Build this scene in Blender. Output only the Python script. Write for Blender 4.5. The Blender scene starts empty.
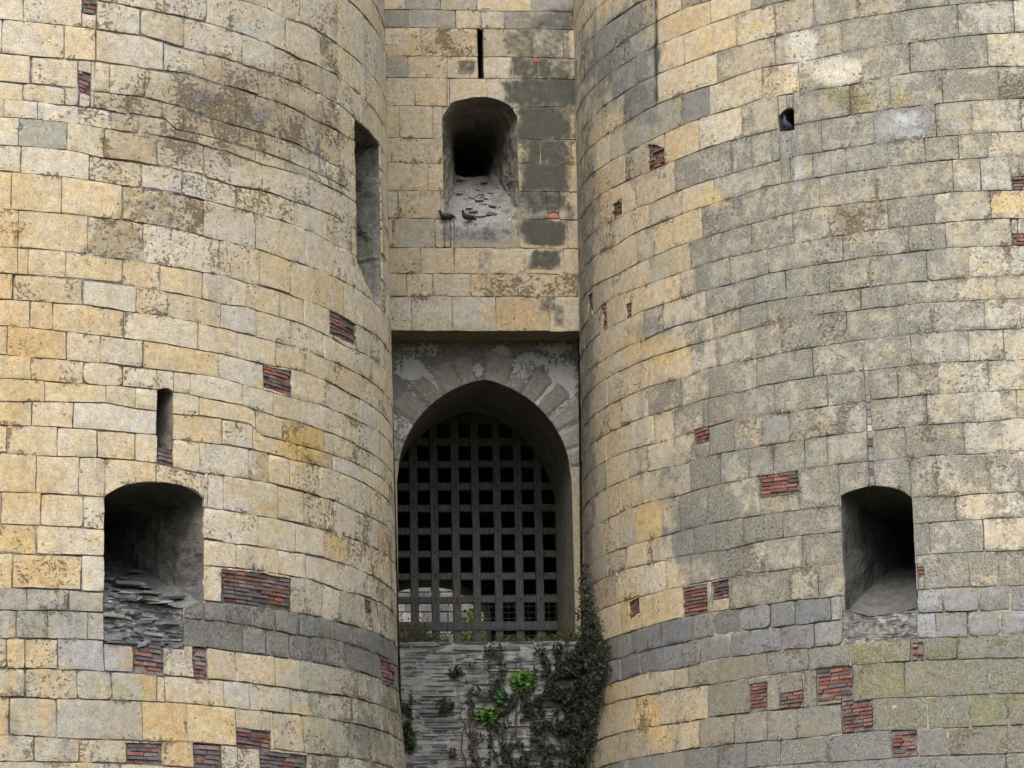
import bpy, bmesh, math, random
import numpy as np
from mathutils import Vector, noise, Matrix
random.seed(7)
scn = bpy.context.scene
COL = scn.collection
# ------------------------------------------------------------------ camera model (fitted to the bed joints of both towers)
F, PITCH, ROLL, S = 2883.55, 0.2233, -0.02143, 0.85
EYE = 1.7
CP, SP, CR, SR_ = math.cos(PITCH), math.sin(PITCH), math.cos(ROLL), math.sin(ROLL)
def ray(px, py):
    a, b = px-512, 384-py
    X, Y = (a*CR-b*SR_)/F, (a*SR_+b*CR)/F
    return (X, CP-Y*SP, SP+Y*CP)
def proj(P):
    x, y, z = P[0], P[1], P[2]-EYE
    Z = y*CP+z*SP; Y = (-y*SP+z*CP)/Z*F; X = x/Z*F
    return (512+X*CR+Y*SR_, 384-(-X*SR_+Y*CR))
cam = bpy.data.cameras.new('camera'); camo = bpy.data.objects.new('camera', cam); COL.objects.link(camo)
rt = Vector((CR, -SR_*SP, SR_*CP)) if False else Vector((1, 0, 0))*CR + Vector((0, -SP, CP))*SR_
up = Vector((1, 0, 0))*(-SR_) + Vector((0, -SP, CP))*CR
bk = -Vector((0, CP, SP))
M = Matrix((rt, up, bk)).transposed().to_4x4(); M.translation = (0, 0, EYE)
camo.matrix_world = M
cam.sensor_width = 36; cam.lens = F/1024*36; cam.clip_end = 5000; cam.clip_start = .1
scn.camera = camo

# ------------------------------------------------------------------ surfaces: P(s, z, out) -> world point
KT = 0.00802
ZFL = 6.3*S+EYE            # below this the towers batter outward
class Tower:
    def __init__(self, cx, cy, R):
        self.c = (cx*S, cy*S); self.R0 = R*S
    def R(self, z):
        return self.R0 - KT*(z-EYE) + max(0., ZFL-z)*0.075
    def P(self, s, z, out=0.):
        th = s/self.R0; r = self.R(z)+out
        return Vector((self.c[0]+r*math.sin(th), self.c[1]-r*math.cos(th), z))
    def N(self, s):
        th = s/self.R0; return Vector((math.sin(th), -math.cos(th), 0))
    def T(self, s):
        th = s/self.R0; return Vector((math.cos(th), math.sin(th), 0))
    def px(self, x, y):
        d = ray(x, y); z = 12.
        for _ in range(7):
            R = self.R(z); A = d[0]**2+d[1]**2; B = d[0]*self.c[0]+d[1]*self.c[1]; C = self.c[0]**2+self.c[1]**2-R*R
            D = max(B*B-A*C, 0); t = (B-math.sqrt(D))/A; z = EYE+t*d[2]
        return (math.atan2(t*d[0]-self.c[0], -(t*d[1]-self.c[1]))*self.R0, z)
YAW = math.radians(5.8)
UD = Vector((math.cos(YAW), math.sin(YAW), 0)); ND = Vector((-math.sin(YAW), math.cos(YAW), 0))   # along the gate wall / into the gate
P0 = Vector((1.2858, 51.2176, 0))
class Plane:
    def __init__(self, back=0.):
        self.o = P0+ND*back
    def P(self, s, z, out=0.):
        p = self.o+UD*s-ND*out; return Vector((p.x, p.y, z))
    def N(self, s): return -ND
    def T(self, s): return UD
    def px(self, x, y):
        d = Vector(ray(x, y)); t = (self.o@ND if False else self.o.dot(ND))/d.dot(ND)
        q = d*t; return ((q-self.o).dot(UD), q.z+EYE)
TL = Tower(-11.05300, 52.0, 8.92335); TR = Tower(10.27778, 60.03591, 8.92335)
GW = Plane(0.); GP = Plane(.8)

# ------------------------------------------------------------------ objects and tags
def link(name, me, parent=None):
    o = bpy.data.objects.new(name, me); COL.objects.link(o)
    if parent: o.parent = parent
    return o
def tag(o, label, cat, group=None):
    o['label'] = label; o['category'] = cat
    if group: o['group'] = group
    return o
def empty(name, loc, label, cat, group=None):
    o = bpy.data.objects.new(name, None); COL.objects.link(o); o.location = loc
    return tag(o, label, cat, group)
class MB:
    """mesh collector: vertices with colour and mask attributes, faces with material slots"""
    def __init__(self): self.v = []; self.f = []; self.m = []; self.c = []; self.k = []; self.sm = []
    def vert(self, p, c=(.5, .5, .5), k=(0, 0, 0, 0)):
        self.v.append((p[0], p[1], p[2])); self.c.append((c[0], c[1], c[2], 1.)); self.k.append(k); return len(self.v)-1
    def face(self, ids, m=0, smooth=False): self.f.append(ids); self.m.append(m); self.sm.append(smooth)
    def box(self, o, ax, ay, az, c=(.5, .5, .5), m=0, k=(0, 0, 0, 0), bev=0.):
        # box centred at o with half-axes ax, ay, az; front (+az) face chamfered by bev (fraction)
        i = len(self.v)
        for sz in (-1, 1):
            q = 1-bev if sz > 0 else 1
            for sx, sy in ((-1, -1), (1, -1), (1, 1), (-1, 1)):
                self.vert(o+ax*sx*q+ay*sy*q+az*sz, c, k)
        for f in ((3, 2, 1, 0), (4, 5, 6, 7), (0, 1, 5, 4), (1, 2, 6, 5), (2, 3, 7, 6), (3, 0, 4, 7)):
            self.face([i+j for j in f], m)
    def build(self, name, mats, parent=None, org=None):
        me = bpy.data.meshes.new(name)
        v = self.v
        if parent is not None: org = parent.location
        if org is not None: v = [(a[0]-org[0], a[1]-org[1], a[2]-org[2]) for a in v]
        me.from_pydata(v, [], self.f)
        for mt in mats: me.materials.append(mt)
        me.polygons.foreach_set('material_index', self.m); me.polygons.foreach_set('use_smooth', self.sm)
        a = me.color_attributes.new('Tint', 'FLOAT_COLOR', 'POINT'); a.data.foreach_set('color', np.array(self.c, 'f').ravel())
        a = me.color_attributes.new('Mask', 'FLOAT_COLOR', 'POINT'); a.data.foreach_set('color', np.array(self.k, 'f').ravel())
        me.update()
        o = link(name, me, parent)
        if parent is None and org is not None: o.location = org
        return o

# ------------------------------------------------------------------ materials
def newmat(name):
    m = bpy.data.materials.new(name); m.use_nodes = True; nt = m.node_tree; nt.nodes.clear()
    out = nt.nodes.new('ShaderNodeOutputMaterial'); b = nt.nodes.new('ShaderNodeBsdfPrincipled')
    b.inputs['Roughness'].default_value = .9; b.inputs['Specular IOR Level'].default_value = .2
    nt.links.new(b.outputs[0], out.inputs[0]); return m, nt, b
class NT:
    def __init__(self, nt):
        self.nt = nt; self.tc = nt.nodes.new('ShaderNodeNewGeometry').outputs['Position']
    def n(self, t, **kw):
        x = self.nt.nodes.new(t)
        for k, v in kw.items(): setattr(x, k, v)
        return x
    def lk(self, a, b): self.nt.links.new(a, b)
    def noise(self, scale, detail=4, rough=.55, vec=None, dist=0):
        x = self.n('ShaderNodeTexNoise'); x.inputs['Scale'].default_value = scale; x.inputs['Detail'].default_value = detail
        x.inputs['Roughness'].default_value = rough; x.inputs['Distortion'].default_value = dist
        self.lk(vec or self.tc, x.inputs['Vector']); return x.outputs['Fac']
    def scaled(self, v):
        x = self.n('ShaderNodeVectorMath', operation='MULTIPLY'); self.lk(self.tc, x.inputs[0]); x.inputs[1].default_value = v; return x.outputs[0]
    def ramp(self, fac, a, b, lo=0., hi=1.):
        x = self.n('ShaderNodeMapRange'); x.clamp = True; x.interpolation_type = 'SMOOTHSTEP'
        x.inputs[1].default_value = a; x.inputs[2].default_value = b; x.inputs[3].default_value = lo; x.inputs[4].default_value = hi
        self.lk(fac, x.inputs[0]); return x.outputs[0]
    def math(self, op, a, b=None, c=None):
        x = self.n('ShaderNodeMath', operation=op)
        for i, q in enumerate((a, b, c)):
            if q is None: continue
            if isinstance(q, (int, float)): x.inputs[i].default_value = q
            else: self.lk(q, x.inputs[i])
        return x.outputs[0]
    def mix(self, fac, a, b, mode='MIX'):
        x = self.n('ShaderNodeMix', data_type='RGBA', blend_type=mode)
        for i, q in ((0, fac), (6, a), (7, b)):
            if isinstance(q, (int, float)): x.inputs[i].default_value = q
            elif isinstance(q, tuple): x.inputs[i].default_value = (*q, 1.) if len(q) == 3 else q
            else: self.lk(q, x.inputs[i])
        return x.outputs[2]
    def attr(self, name):
        x = self.n('ShaderNodeAttribute'); x.attribute_name = name; return x
    def bump(self, h, strength, dist, normal=None):
        x = self.n('ShaderNodeBump'); x.inputs['Strength'].default_value = strength; x.inputs['Distance'].default_value = dist
        self.lk(h, x.inputs['Height'])
        if normal: self.lk(normal, x.inputs['Normal'])
        return x.outputs[0]
def grey(nt, fac):   # scalar -> colour socket passthrough
    return fac

def stone_mat():
    m, nt, b = newmat('weathered limestone'); N = NT(nt)
    col = N.attr('Tint').outputs['Color']; mk = N.attr('Mask')
    sep = N.n('ShaderNodeSeparateColor'); N.lk(mk.outputs['Color'], sep.inputs[0])
    pit, lich, moss, dark = sep.outputs[0], sep.outputs[1], sep.outputs[2], mk.outputs['Alpha']
    nA = N.noise(1.0, 4, .6); nB = N.noise(4.3, 6, .62, dist=.3); n2 = N.noise(10, 5, .65); n3 = N.noise(36, 4, .7); n4 = N.noise(95, 3, .7)
    # the stone drifts between a pale and a rusty cream, across joints as well as within a block
    t = N.math('ADD', N.math('MULTIPLY', nA, .45), N.math('MULTIPLY', nB, .55))
    c = N.mix(N.ramp(t, .40, .62), N.mix(1., col, (1.0, 1.03, 1.10), 'MULTIPLY'), N.mix(1., col, (1.03, .96, .82), 'MULTIPLY'))
    f = N.math('MULTIPLY', N.ramp(n2, .25, .75, .80, 1.16), N.ramp(n3, .30, .70, .80, 1.15))
    f = N.math('MULTIPLY', f, N.ramp(n4, .33, .67, .84, 1.14))
    fx = N.n('ShaderNodeCombineColor'); [N.lk(f, fx.inputs[i]) for i in range(3)]
    c = N.mix(1., c, fx.outputs[0], 'MULTIPLY')
    # dull grime blotches and faint vertical runs
    gr = N.ramp(N.noise(2.6, 7, .7, dist=.5), .53, .68)
    ru = N.ramp(N.noise(3.2, 5, .6, vec=N.scaled((1, 1, .22))), .56, .72)
    c = N.mix(N.math('MULTIPLY', gr, .24), c, (.30, .265, .205)); c = N.mix(N.math('MULTIPLY', ru, .34), c, (.25, .235, .205))
    # grey crust lichen, patchy
    n5 = N.noise(3.1, 8, .72, dist=.4); n6 = N.noise(19, 6, .75)
    g = N.math('ADD', N.math('MULTIPLY', n5, .62), N.math('MULTIPLY', n6, .38))
    g = N.ramp(N.math('ADD', g, N.math('MULTIPLY', lich, .33)), .60, .70)
    c = N.mix(N.math('MULTIPLY', g, .74), c, N.mix(N.ramp(N.math('ADD', N.math('MULTIPLY', n3, .6), N.math('MULTIPLY', n4, .4)), .40, .60), (.072, .070, .060), (.27, .26, .228)))
    # pale lichen rosettes
    n7 = N.noise(30, 5, .8); n7b = N.noise(2.3, 5, .65)
    w = N.math('MULTIPLY', N.ramp(n7, .56, .66), N.ramp(n7b, .46, .62))
    w = N.math('MULTIPLY', w, N.math('ADD', .10, N.math('MULTIPLY', lich, 1.5)))
    c = N.mix(N.math('MULTIPLY', w, .8), c, (.47, .465, .43))
    # moss, yellow green
    n8 = N.noise(6, 8, .75)
    mo = N.ramp(N.math('ADD', N.math('ADD', N.math('MULTIPLY', n8, .7), N.math('MULTIPLY', n6, .3)), N.math('MULTIPLY', moss, .26)), .60, .80)
    c = N.mix(N.math('MULTIPLY', mo, .72), c, N.mix(N.ramp(n3, .35, .65), (.082, .088, .036), (.225, .208, .07)))
    # black-green algae
    n9 = N.noise(9, 6, .75); n10 = N.noise(60, 4, .7)
    dk = N.ramp(N.math('ADD', N.math('ADD', N.math('MULTIPLY', n9, .5), N.math('MULTIPLY', n10, .3)), N.math('MULTIPLY', dark, .42)), .56, .80)
    c = N.mix(N.math('MULTIPLY', dk, .9), c, N.mix(N.ramp(n10, .4, .7), (.028, .034, .032), (.080, .090, .080)))
    # eroded hollows: clusters of sharp little pits, denser on weak blocks
    cl = N.ramp(N.noise(1.9, 4, .6), .44, .62)
    n11 = N.noise(17, 4, .62, vec=N.scaled((1, 1, 1.35))); n12 = N.noise(42, 3, .65)
    p0 = N.math('ADD', N.math('MULTIPLY', n11, .72), N.math('MULTIPLY', n12, .28))
    am = N.math('MULTIPLY', N.math('ADD', pit, .09), N.math('ADD', .45, N.math('MULTIPLY', cl, .8)))
    pt = N.ramp(N.math('ADD', p0, N.math('MULTIPLY', am, .17)), .645, .690)
    c = N.mix(N.math('MULTIPLY', pt, .80), c, N.mix(N.ramp(n12, .4, .6), (.075, .055, .036), (.22, .165, .10)))
    N.lk(c, b.inputs['Base Color'])
    h = N.math('ADD', N.math('MULTIPLY', n2, .45), N.math('MULTIPLY', n3, .5))
    h = N.math('SUBTRACT', h, N.math('MULTIPLY', pt, 1.1))
    h = N.math('ADD', h, N.math('MULTIPLY', n4, .3))
    N.lk(N.bump(h, .9, .024), b.inputs['Normal'])
    return m
def simple_mat(name, ca, cb, scale=8, tint=False, bump=.6, dist=.015, rough=.9, spec=.2, stretch=None, fine=40):
    m, nt, b = newmat(name); N = NT(nt)
    v = N.scaled(stretch) if stretch else None
    n1 = N.noise(scale, 6, .65, vec=v); n2 = N.noise(fine, 4, .65, vec=v)
    if tint:
        col = N.attr('Tint').outputs['Color']; fx = N.n('ShaderNodeCombineColor')
        f = N.math('MULTIPLY', N.ramp(n1, .25, .75, .65, 1.35), N.ramp(n2, .25, .75, .68, 1.3)); [N.lk(f, fx.inputs[i]) for i in range(3)]
        c = N.mix(1., col, fx.outputs[0], 'MULTIPLY')
        if cb is not None: c = N.mix(N.ramp(n1, .56, .68, 0, .6), c, cb)
    else:
        c = N.mix(N.ramp(N.math('ADD', N.math('MULTIPLY', n1, .7), N.math('MULTIPLY', n2, .3)), .38, .62), ca, cb)
    N.lk(c, b.inputs['Base Color']); b.inputs['Roughness'].default_value = rough; b.inputs['Specular IOR Level'].default_value = spec
    N.lk(N.bump(N.math('ADD', n1, N.math('MULTIPLY', n2, .5)), bump, dist), b.inputs['Normal'])
    return m
def render_mat():
    # grey render with flaking white limewash over dark rubble
    m, nt, b = newmat('flaking grey render'); N = NT(nt)
    n1 = N.noise(1.6, 7, .7, dist=.5); n2 = N.noise(14, 6, .7); n3 = N.noise(55, 4, .65)
    mk = N.attr('Mask'); sep = N.n('ShaderNodeSeparateColor'); N.lk(mk.outputs['Color'], sep.inputs[0])
    col = N.attr('Tint').outputs['Color']; fx = N.n('ShaderNodeCombineColor')
    f = N.math('MULTIPLY', N.ramp(n2, .25, .75, .7, 1.25), N.ramp(n3, .25, .75, .75, 1.25)); [N.lk(f, fx.inputs[i]) for i in range(3)]
    c = N.mix(1., col, fx.outputs[0], 'MULTIPLY')
    w = N.ramp(N.math('ADD', N.math('ADD', N.math('MULTIPLY', n1, .45), N.math('MULTIPLY', n2, .55)), N.math('MULTIPLY', sep.outputs[0], .30)), .572, .615)
    c = N.mix(N.math('MULTIPLY', w, .85), c, N.mix(N.ramp(n3, .35, .65), (.38, .372, .367), (.62, .61, .60)))
    d = N.ramp(N.math('ADD', N.math('MULTIPLY', n2, .8), N.math('MULTIPLY', mk.outputs['Alpha'], .4)), .6, .75)
    c = N.mix(N.math('MULTIPLY', d, .6), c, (.045, .043, .04))
    N.lk(c, b.inputs['Base Color'])
    N.lk(N.bump(N.math('ADD', N.math('MULTIPLY', w, .6), N.math('ADD', n2, N.math('MULTIPLY', n3, .6))), .8, .015), b.inputs['Normal'])
    return m
M_STONE = stone_mat()
def mortar_mat():
    m, nt, b = newmat('grey lime mortar'); N = NT(nt); n1 = N.noise(1.5, 5, .65); n2 = N.noise(14, 5, .65); n3 = N.noise(50, 3, .6)
    c = N.mix(N.ramp(n1, .42, .60), N.mix(N.ramp(n2, .38, .62), (.085, .078, .084), (.19, .175, .175)), N.mix(N.ramp(n2, .38, .62), (.24, .215, .17), (.44, .39, .31)))
    N.lk(c, b.inputs['Base Color']); N.lk(N.bump(N.math('ADD', n2, N.math('MULTIPLY', n3, .6)), .7, .015), b.inputs['Normal']); return m
M_MORT = mortar_mat()
M_DMORT = simple_mat('dark dirty mortar', (.085, .075, .073), (.20, .178, .168), 8)
M_BRICK = simple_mat('old thin brick', None, (.20, .172, .155), 6, tint=True, bump=.5, dist=.01)
M_SLATE = simple_mat('grey schist', None, (.31, .30, .29), 5, tint=True, bump=.9, dist=.015, stretch=(1, 1, 3))
M_SOOT = simple_mat('grimy inner stone', (.055, .052, .048), (.17, .16, .145), 5, bump=.9, dist=.03)
M_JAMB = simple_mat('grimy jamb stone', None, (.05, .047, .043), 4, tint=True, bump=1., dist=.05)
M_REND = render_mat()
M_WOOD = simple_mat('weathered dark oak', (.066, .065, .065), (.15, .147, .145), 6, bump=.5, dist=.008, stretch=(6, 6, .8), rough=.75, spec=.3)
M_IRON = simple_mat('rusty iron', (.03, .028, .027), (.075, .05, .04), 20, rough=.6, spec=.4)
M_WIRE = simple_mat('dull wire', (.10, .10, .10), (.16, .15, .14), 20, rough=.5, spec=.5)
def leaf_mat(name, rough=.55):
    m, nt, b = newmat(name); N = NT(nt)
    col = N.attr('Tint').outputs['Color']; n2 = N.noise(30, 3)
    fx = N.n('ShaderNodeCombineColor'); f = N.ramp(n2, .3, .7, .7, 1.3); [N.lk(f, fx.inputs[i]) for i in range(3)]
    N.lk(N.mix(1., col, fx.outputs[0], 'MULTIPLY'), b.inputs['Base Color'])
    b.inputs['Roughness'].default_value = rough; b.inputs['Specular IOR Level'].default_value = .15
    return m
M_LEAF = leaf_mat('leaf', .7); M_STEM = simple_mat('woody stem', (.06, .045, .03), (.13, .10, .07), 30)
M_GROUND = simple_mat('rough grass', (.045, .06, .022), (.11, .10, .05), 1.2, bump=.8, dist=.1)
M_FEATH = leaf_mat('pigeon feathers', .45)
# bed joints, traced in the photograph from top to bottom; they become heights on the real round surface
LEFT_BEDS = [
 [(348,0),(366,18.6),(382,42)],
 [(239,0),(267,8),(286,18.5),(307,25),(338,45)],
 [(121,4),(142.6,8.8),(190,18.5),(231,30),(276,47),(299,58.6),(337.5,76),(363,97.6)],
 [(0,19),(23,21.5),(82,27),(142,36),(190,50),(223,57.6),(258,70),(276,75),(315,92),(337,103),(353,117)],
 [(0,52.7),(31,55.7),(63,58.6),(96,61.5),(145,69),(190,75),(209.5,82),(260,96),(288,105.5),(315,121),(337.5,130)],
 [(0,82),(39,85),(78,89),(129,95.7),(146,97.7),(176,105.5),(209.5,118),(237,126),(272,135.7),(295.5,143.5),(319,157),(341,167.6),(354,175)],
 [(0,98.6),(23,100.6),(64,105.5),(94,108),(111,111),(129,114),(164,118),(176,133)],
 [(0,117),(39,119.5),(78,124),(103,128),(139,134),(183,139.6),(262,164.6),(291.6,172.5),(321,183),(341,193),(355,202.7)],
 [(0,144.5),(66,149.4),(103.5,157.8),(140,162.7),(200,174.4),(235,186),(262,190),(295.5,201.8),(332.6,215.4),(355,229)],
 [(0,170.5),(21,173),(64,176.4),(121,185),(182,195),(237,208.6),(254.5,213.5),(295.5,225),(327,240),(358,257.4)],
 [(0,208.6),(64,213.5),(121,219.3),(168,228),(219,240),(256,248.6),(291.6,261),(317,269),(334.5,277),(362,292.6)],
 [(0,246.7),(64,251.6),(125,260),(168,266),(219,275),(246.6,283),(278,290.6),(307,301),(331,310.7),(356,324.4),(376,335),(388,350)],
 [(0,272.7),(64,278),(123,284),(168,292.6),(219.5,303),(247,307),(280,317.6),(303.5,324.4),(344.5,346),(366,354.7),(388,373)],
 [(0,299.5),(82,305),(125,311.7),(170,316.6),(200,323.4),(237,332),(276,342),(305.5,350.8),(335,362.5),(364,377),(387,397)],
 [(0,325.4),(53,330),(103,336),(142.6,340),(183,347),(219.5,353.7),(264.5,364.5),(304.5,372),(335,385),(350,394),(376,409)],
 [(0,354.7),(68,360.5),(121,365.4),(187,373),(219.5,378),(242,384),(274,392.8),(299.6,399.6),(325,406.4),(340.6,413.3),(366,425),(387,439)],
 [(0,378),(45,381),(105,385),(158,390),(200,396.7),(243,405.5),(274,416),(299.6,422),(321,430),(338.7,435.7),(362,448)],
 [(0,401.6),(33,401.6),(72,402.5),(105.5,402.5),(134.8,408),(156,411),(174,414),(200,416),(221.5,419),(250,424),(262,452)],
 [(0,425),(55,427),(98,430),(156,434.8),(174,439.6),(221.5,444.5),(254.7,450),(290,459),(325,467.6),(354,478),(372,488),(387,500)],
 [(0,453),(37,456),(98,458),(156,462.7),(172,467.6),(200,472.5),(247,479),(278,485),(305.5,492),(335,501),(356,511.5),(385,525)],
 [(0,492),(39,493),(103,497),(204,507.6),(247,513.5),(278,519),(305.5,525),(325,530),(356,540),(383,553)],
 [(0,524),(37,525),(103,529),(207,539),(237,543.7),(278,549.6),(325,558),(362,571),(385.5,584)],
 [(0,553.5),(84,555.5),(103,556),(208,566),(237,568),(278,574),(307,579),(335,588.7),(366,596.5)],
 [(0,587.7),(82,590.6),(223,602),(291,612),(342,622.5),(365,629),(393,643)],
 [(0,610),(68,611),(104,613),(200,620),(243,625),(291,634),(327,639),(383,657)],
 [(0,638.5),(58,638.5),(133,642),(205,647),(238,652),(291,659),(328,665),(371,675.6)],
 [(0,668),(78,670),(133,672.7),(200,678.5),(236,681.5),(273,686),(308.5,692),(355,698)],
 [(0,697),(76,699),(156,702),(205,705),(250,710),(291,713.7),(351.5,723.5)],
 [(0,735),(57,738),(142,741),(187,742),(236,746),(304.6,752.8),(349.5,757.6)],
 [(0,761.5),(78,762.5),(125,763.5),(200,768),(300,777),(396,790)],
]
RIGHT_BEDS = [
 [(593.4,33),(617,18.6),(643,1)],
 [(595,64.5),(617,47),(656,22),(679,10.7),(707,1)],
 [(599,82),(622.7,64.5),(656,46),(683,34),(716.5,21.5),(751.6,9.8),(785,1)],
 [(603,107),(619,95.7),(656,75),(683,64.5),(716.5,52.7),(765,38.5),(814.7,27),(867,16.6),(924,8),(971,3)],
 [(587.6,150),(603,137.7),(625,123),(656,105),(683,94),(716.5,84),(760,68),(805,61.5),(863.5,49),(910,43),(957,36.5),(1024,32)],
 [(591,175),(625,154),(656,137.7),(683,125),(710.6,115),(742,105.5),(760,99),(801,92),(850,85),(910,73),(960,69),(1024,65.4)],
 [(595,196),(648,172.5),(668,163.7),(703,149),(742,137.7),(765,132.5),(795,125),(822,120),(873,112),(934,104),(973,100.6),(1021,98.6)],
 [(587.6,238),(617,219),(634.5,208.6),(654,201.8),(681,190),(732,173.4),(765,164),(813,153),(848,147.5),(875,143.5),(924,138),(986.5,133),(1024,131)],
 [(597,254.5),(617,244.7),(634.5,233),(654,225),(671.6,218),(712.6,203.7),(740,196),(765,187),(814.7,178),(877,168.6),(925,162),(980.6,158),(1024,156)],
 [(595,284.8),(617,275),(648,259),(673.5,247.7),(703,238),(740,227),(765,220),(807,209.6),(877,201),(924,195.5),(953,192),(1024,190)],
 [(595,313.7),(609,300),(646,285),(677.5,274),(722,259),(751.6,252.5),(793,243.7),(830,237),(887,229),(934,223.5),(990,219),(1024,218.4)],
 [(607,329),(625,320.5),(642,311.7),(679,299),(710.6,288.7),(732,284),(765,274.5),(830,263),(869,257.4),(908,252.5),(947,247.7),(1024,245.7)],
 [(628.6,346),(644,340),(675.5,326),(705,318.5),(736,309),(770,301),(828,292.6),(871,286.7),(928,281),(969,278),(1024,275)],
 [(601,382),(628.6,367),(679,349),(714.5,339),(765,325.5),(811,315.6),(871,309),(924,303.5),(983,300),(1024,298)],
 [(607,406.4),(624.7,397.7),(648,387),(687,377),(710.6,367.4),(749.7,359.6),(783,352.7),(848,342),(896,336),(936,332),(973,330),(1006,329)],
 [(601,437.7),(624.7,425),(648,416),(673.5,410),(706.7,398.6),(742,391.8),(765,385),(828,375),(871,370),(912,365),(963,361.5),(1024,359.6)],
 [(607,460),(634.5,449),(660,442.6),(691,433),(736,419),(789,412),(828,406),(861,401.6),(926,395),(963,392.8),(1017,390)],
 [(648,471.5),(679,465.6),(722,453),(765,446),(828,435.7),(871,431),(928,424.5),(982,422),(1017,418)],
 [(621,512.5),(650,501.8),(673.5,497),(706.7,487),(749,478),(799,470.5),(828,465.6),(877,460.7),(930,455.5),(973,454),(1024,451)],
 [(599,557.4),(621,548.6),(664,536),(709,524),(765,514.5),(838,505.7),(914,497),(955,496),(992,493),(1024,492)],
 [(617,572),(648,564),(691,554.5),(726,549.6),(760,541.8),(803,535),(838,532),(916,524),(982,519),(1024,517)],
 [(628.6,599),(644,595.5),(691,584.8),(718,579),(760,573),(803,567),(844,563),(930,554.5),(982,551.6),(1024,550.6)],
 [(637,629.7),(682,617.5),(707,613.6),(770,603.5),(820,598),(918,589.6),(976,586.7),(1024,585.7)],
 [(637,653),(682,643),(742,630.7),(781,626.8),(917,613.6),(980,611),(1024,610)],
 [(621,680.5),(648,673.7),(687,667),(715,660),(738,656),(785,650.5),(815,647),(919,638.5),(973,636.6),(1024,633.6)],
 [(625,699),(656,693),(711,684.4),(750,678.5),(780,673.5),(850,666),(883,663),(924,660.5),(1024,658)],
 [(633,730),(676,723.5),(709,717.6),(736,713.7),(790,709),(838,704),(873,699),(924,697.5),(1024,693)],
 [(650,755.7),(699,748),(734,744),(781,740),(827,736),(873,731),(925,729),(969,727),(1024,725)],
 [(780,765.5),(827,762.5),(875,759.6),(916,756.7),(980,754.7),(1024,752.8)],
]
# upright joints of each course
LEFT_JOINTS = [
 [268,300,338,364],
 [117,165,206.6,230.6,286,321,338,361,376],
 [23.4,82,140.6,184.6,243,275,300,337.5,360],
 [2,64.5,95.7,163.7,222,258,288.6,316,337.5,353],
 [31,78.5,95,110,145,206.6,236,282,316,341],
 [23,65,94,128.5,162,183.6,240,275,320,341],
 [4,37.7,79,111,139.6],
 [67,104,157,204,262.6,309.5,332.6,355],
 [21,89,141.6,182.6,237,295.5,326.7],
 [61.5,122,204.6,255.4,305,333.5],
 [18,88,143.6,220,259.7,290.6,316,344],
 [17.6,28,65.4,122.7,160,202.7,246.6,280,304,330,356,371],
 [13,83,136.7,168,220.5,256.6,291,324.4,350.4,372],
 [30,52.7,124,198,237,275.6,304.5,334.8,363],
 [7.4,66.4,100.6,143.6,219,263.5,292,326,360],
 [31,84,123,190.4,242.4,273,300.6,339.6,364],
 [44.5,106.5,135.7,199,256,282,325,355,374],
 [32,73,157,222],
 [7.4,57,97,135.4,199,248.4,268.7,290,318.7,355],
 [36,79,156,208,223.4,278,304.5,334.8,355],
 [1,40.6,83.6,258,295.7,324.4,348.4],
 [36.5,236.5,279,306,334.8,364],
 [82,221.5,268,291.8,322,340.6,362],
 [26.7,68.5,104,184,226.7,254.6,276,300,315.5,332,347,366],
 [16.5,48,87.6,111.7,184,243,266,290,310.5,327,344.7,367.5,381.6],
 [7,25,58,133,164,193,208,236,275,300.7,340.7,359],
 [25.4,76.8,112,157,224,249.5,290,309.5,353.5],
 [9,57,142,187,236,273,303.6,349.5,371,392],
 [34,79,126.6,163,194,222.6,260,308.5,340],
]
RIGHT_JOINTS = [
 [596,615,640,656,680],
 [605,624,656,710.6,750.7],
 [612,636,656,684,736,775,813.7,858.6,906.5,948],
 [605,624.7,656,717.5,774.6,842,892,958,1014],
 [597,610,625,682,709.6,762,799,862.5,909.4,987.5],
 [590,624.7,648,664,699,742,787,850,890,942.6],
 [600,622.7,634.5,674.5,731,752,771.7,792,821.5,874,936,972,1021],
 [595,634.5,649,682,713.6,781,790,813,846,888,925,959,987.5],
 [593,636.4,655,672.5,702,741,820.5,876,953,980.6,1019],
 [606,650,690,721.4,752,793.6,829,888,934,990.8],
 [619,680,695,730.5,768,811,843,908.8,946,1018],
 [600,643,663,705.7,754.6,786,829,870,890,927,969,1009],
 [593,620,640,713.5,740,767,811.6,860.6,906.5,957,996],
 [607,627.6,648,691,716.5,781,847,897.7,933.4,984.5,1020.7],
 [600,621,648,681,709.6,756.5,812.7,862.5,911,969,1004],
 [625.7,654,673.5,703,741,774.6,827.4,861.6,898,938,988.5],
 [606,628.6,648,673.5,694,709,734,762,789.7,866,927,974,1016.8],
 [618,650,690,720,748,773,805,827.4,867.4,905.5,964,1002],
 [619,634.5,662,680,708.7,760,799,867.4,936.8,989.4,1019.7],
 [626.6,651,671.6,694,716.5,743.8,783,956],
 [617,638.4,665.7,691,718.4,764.3,803,930,983.6],
 [645,683,707,729,790,818.6,844,969,998],
 [631,660,693.4,715,739,770.8,795,830.6,917.6,943,978.6,1010],
 [641,662,682,702,730.6,750,781,814,842.5,917,936,967.5,1000],
 [624,648.6,673,687.7,718,738.4,767.7,809,850,882.5,911,923.5,956.8],
 [634,659.7,708,749,779.5,816.7,860,905,989.4],
 [614,648.6,676,699,734.5,767.7,797,841.5,872.8,927.5,969.5,1008],
 [631,650.5,683.7,718,746,781,828,891.7,917.7,948],
]

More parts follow.
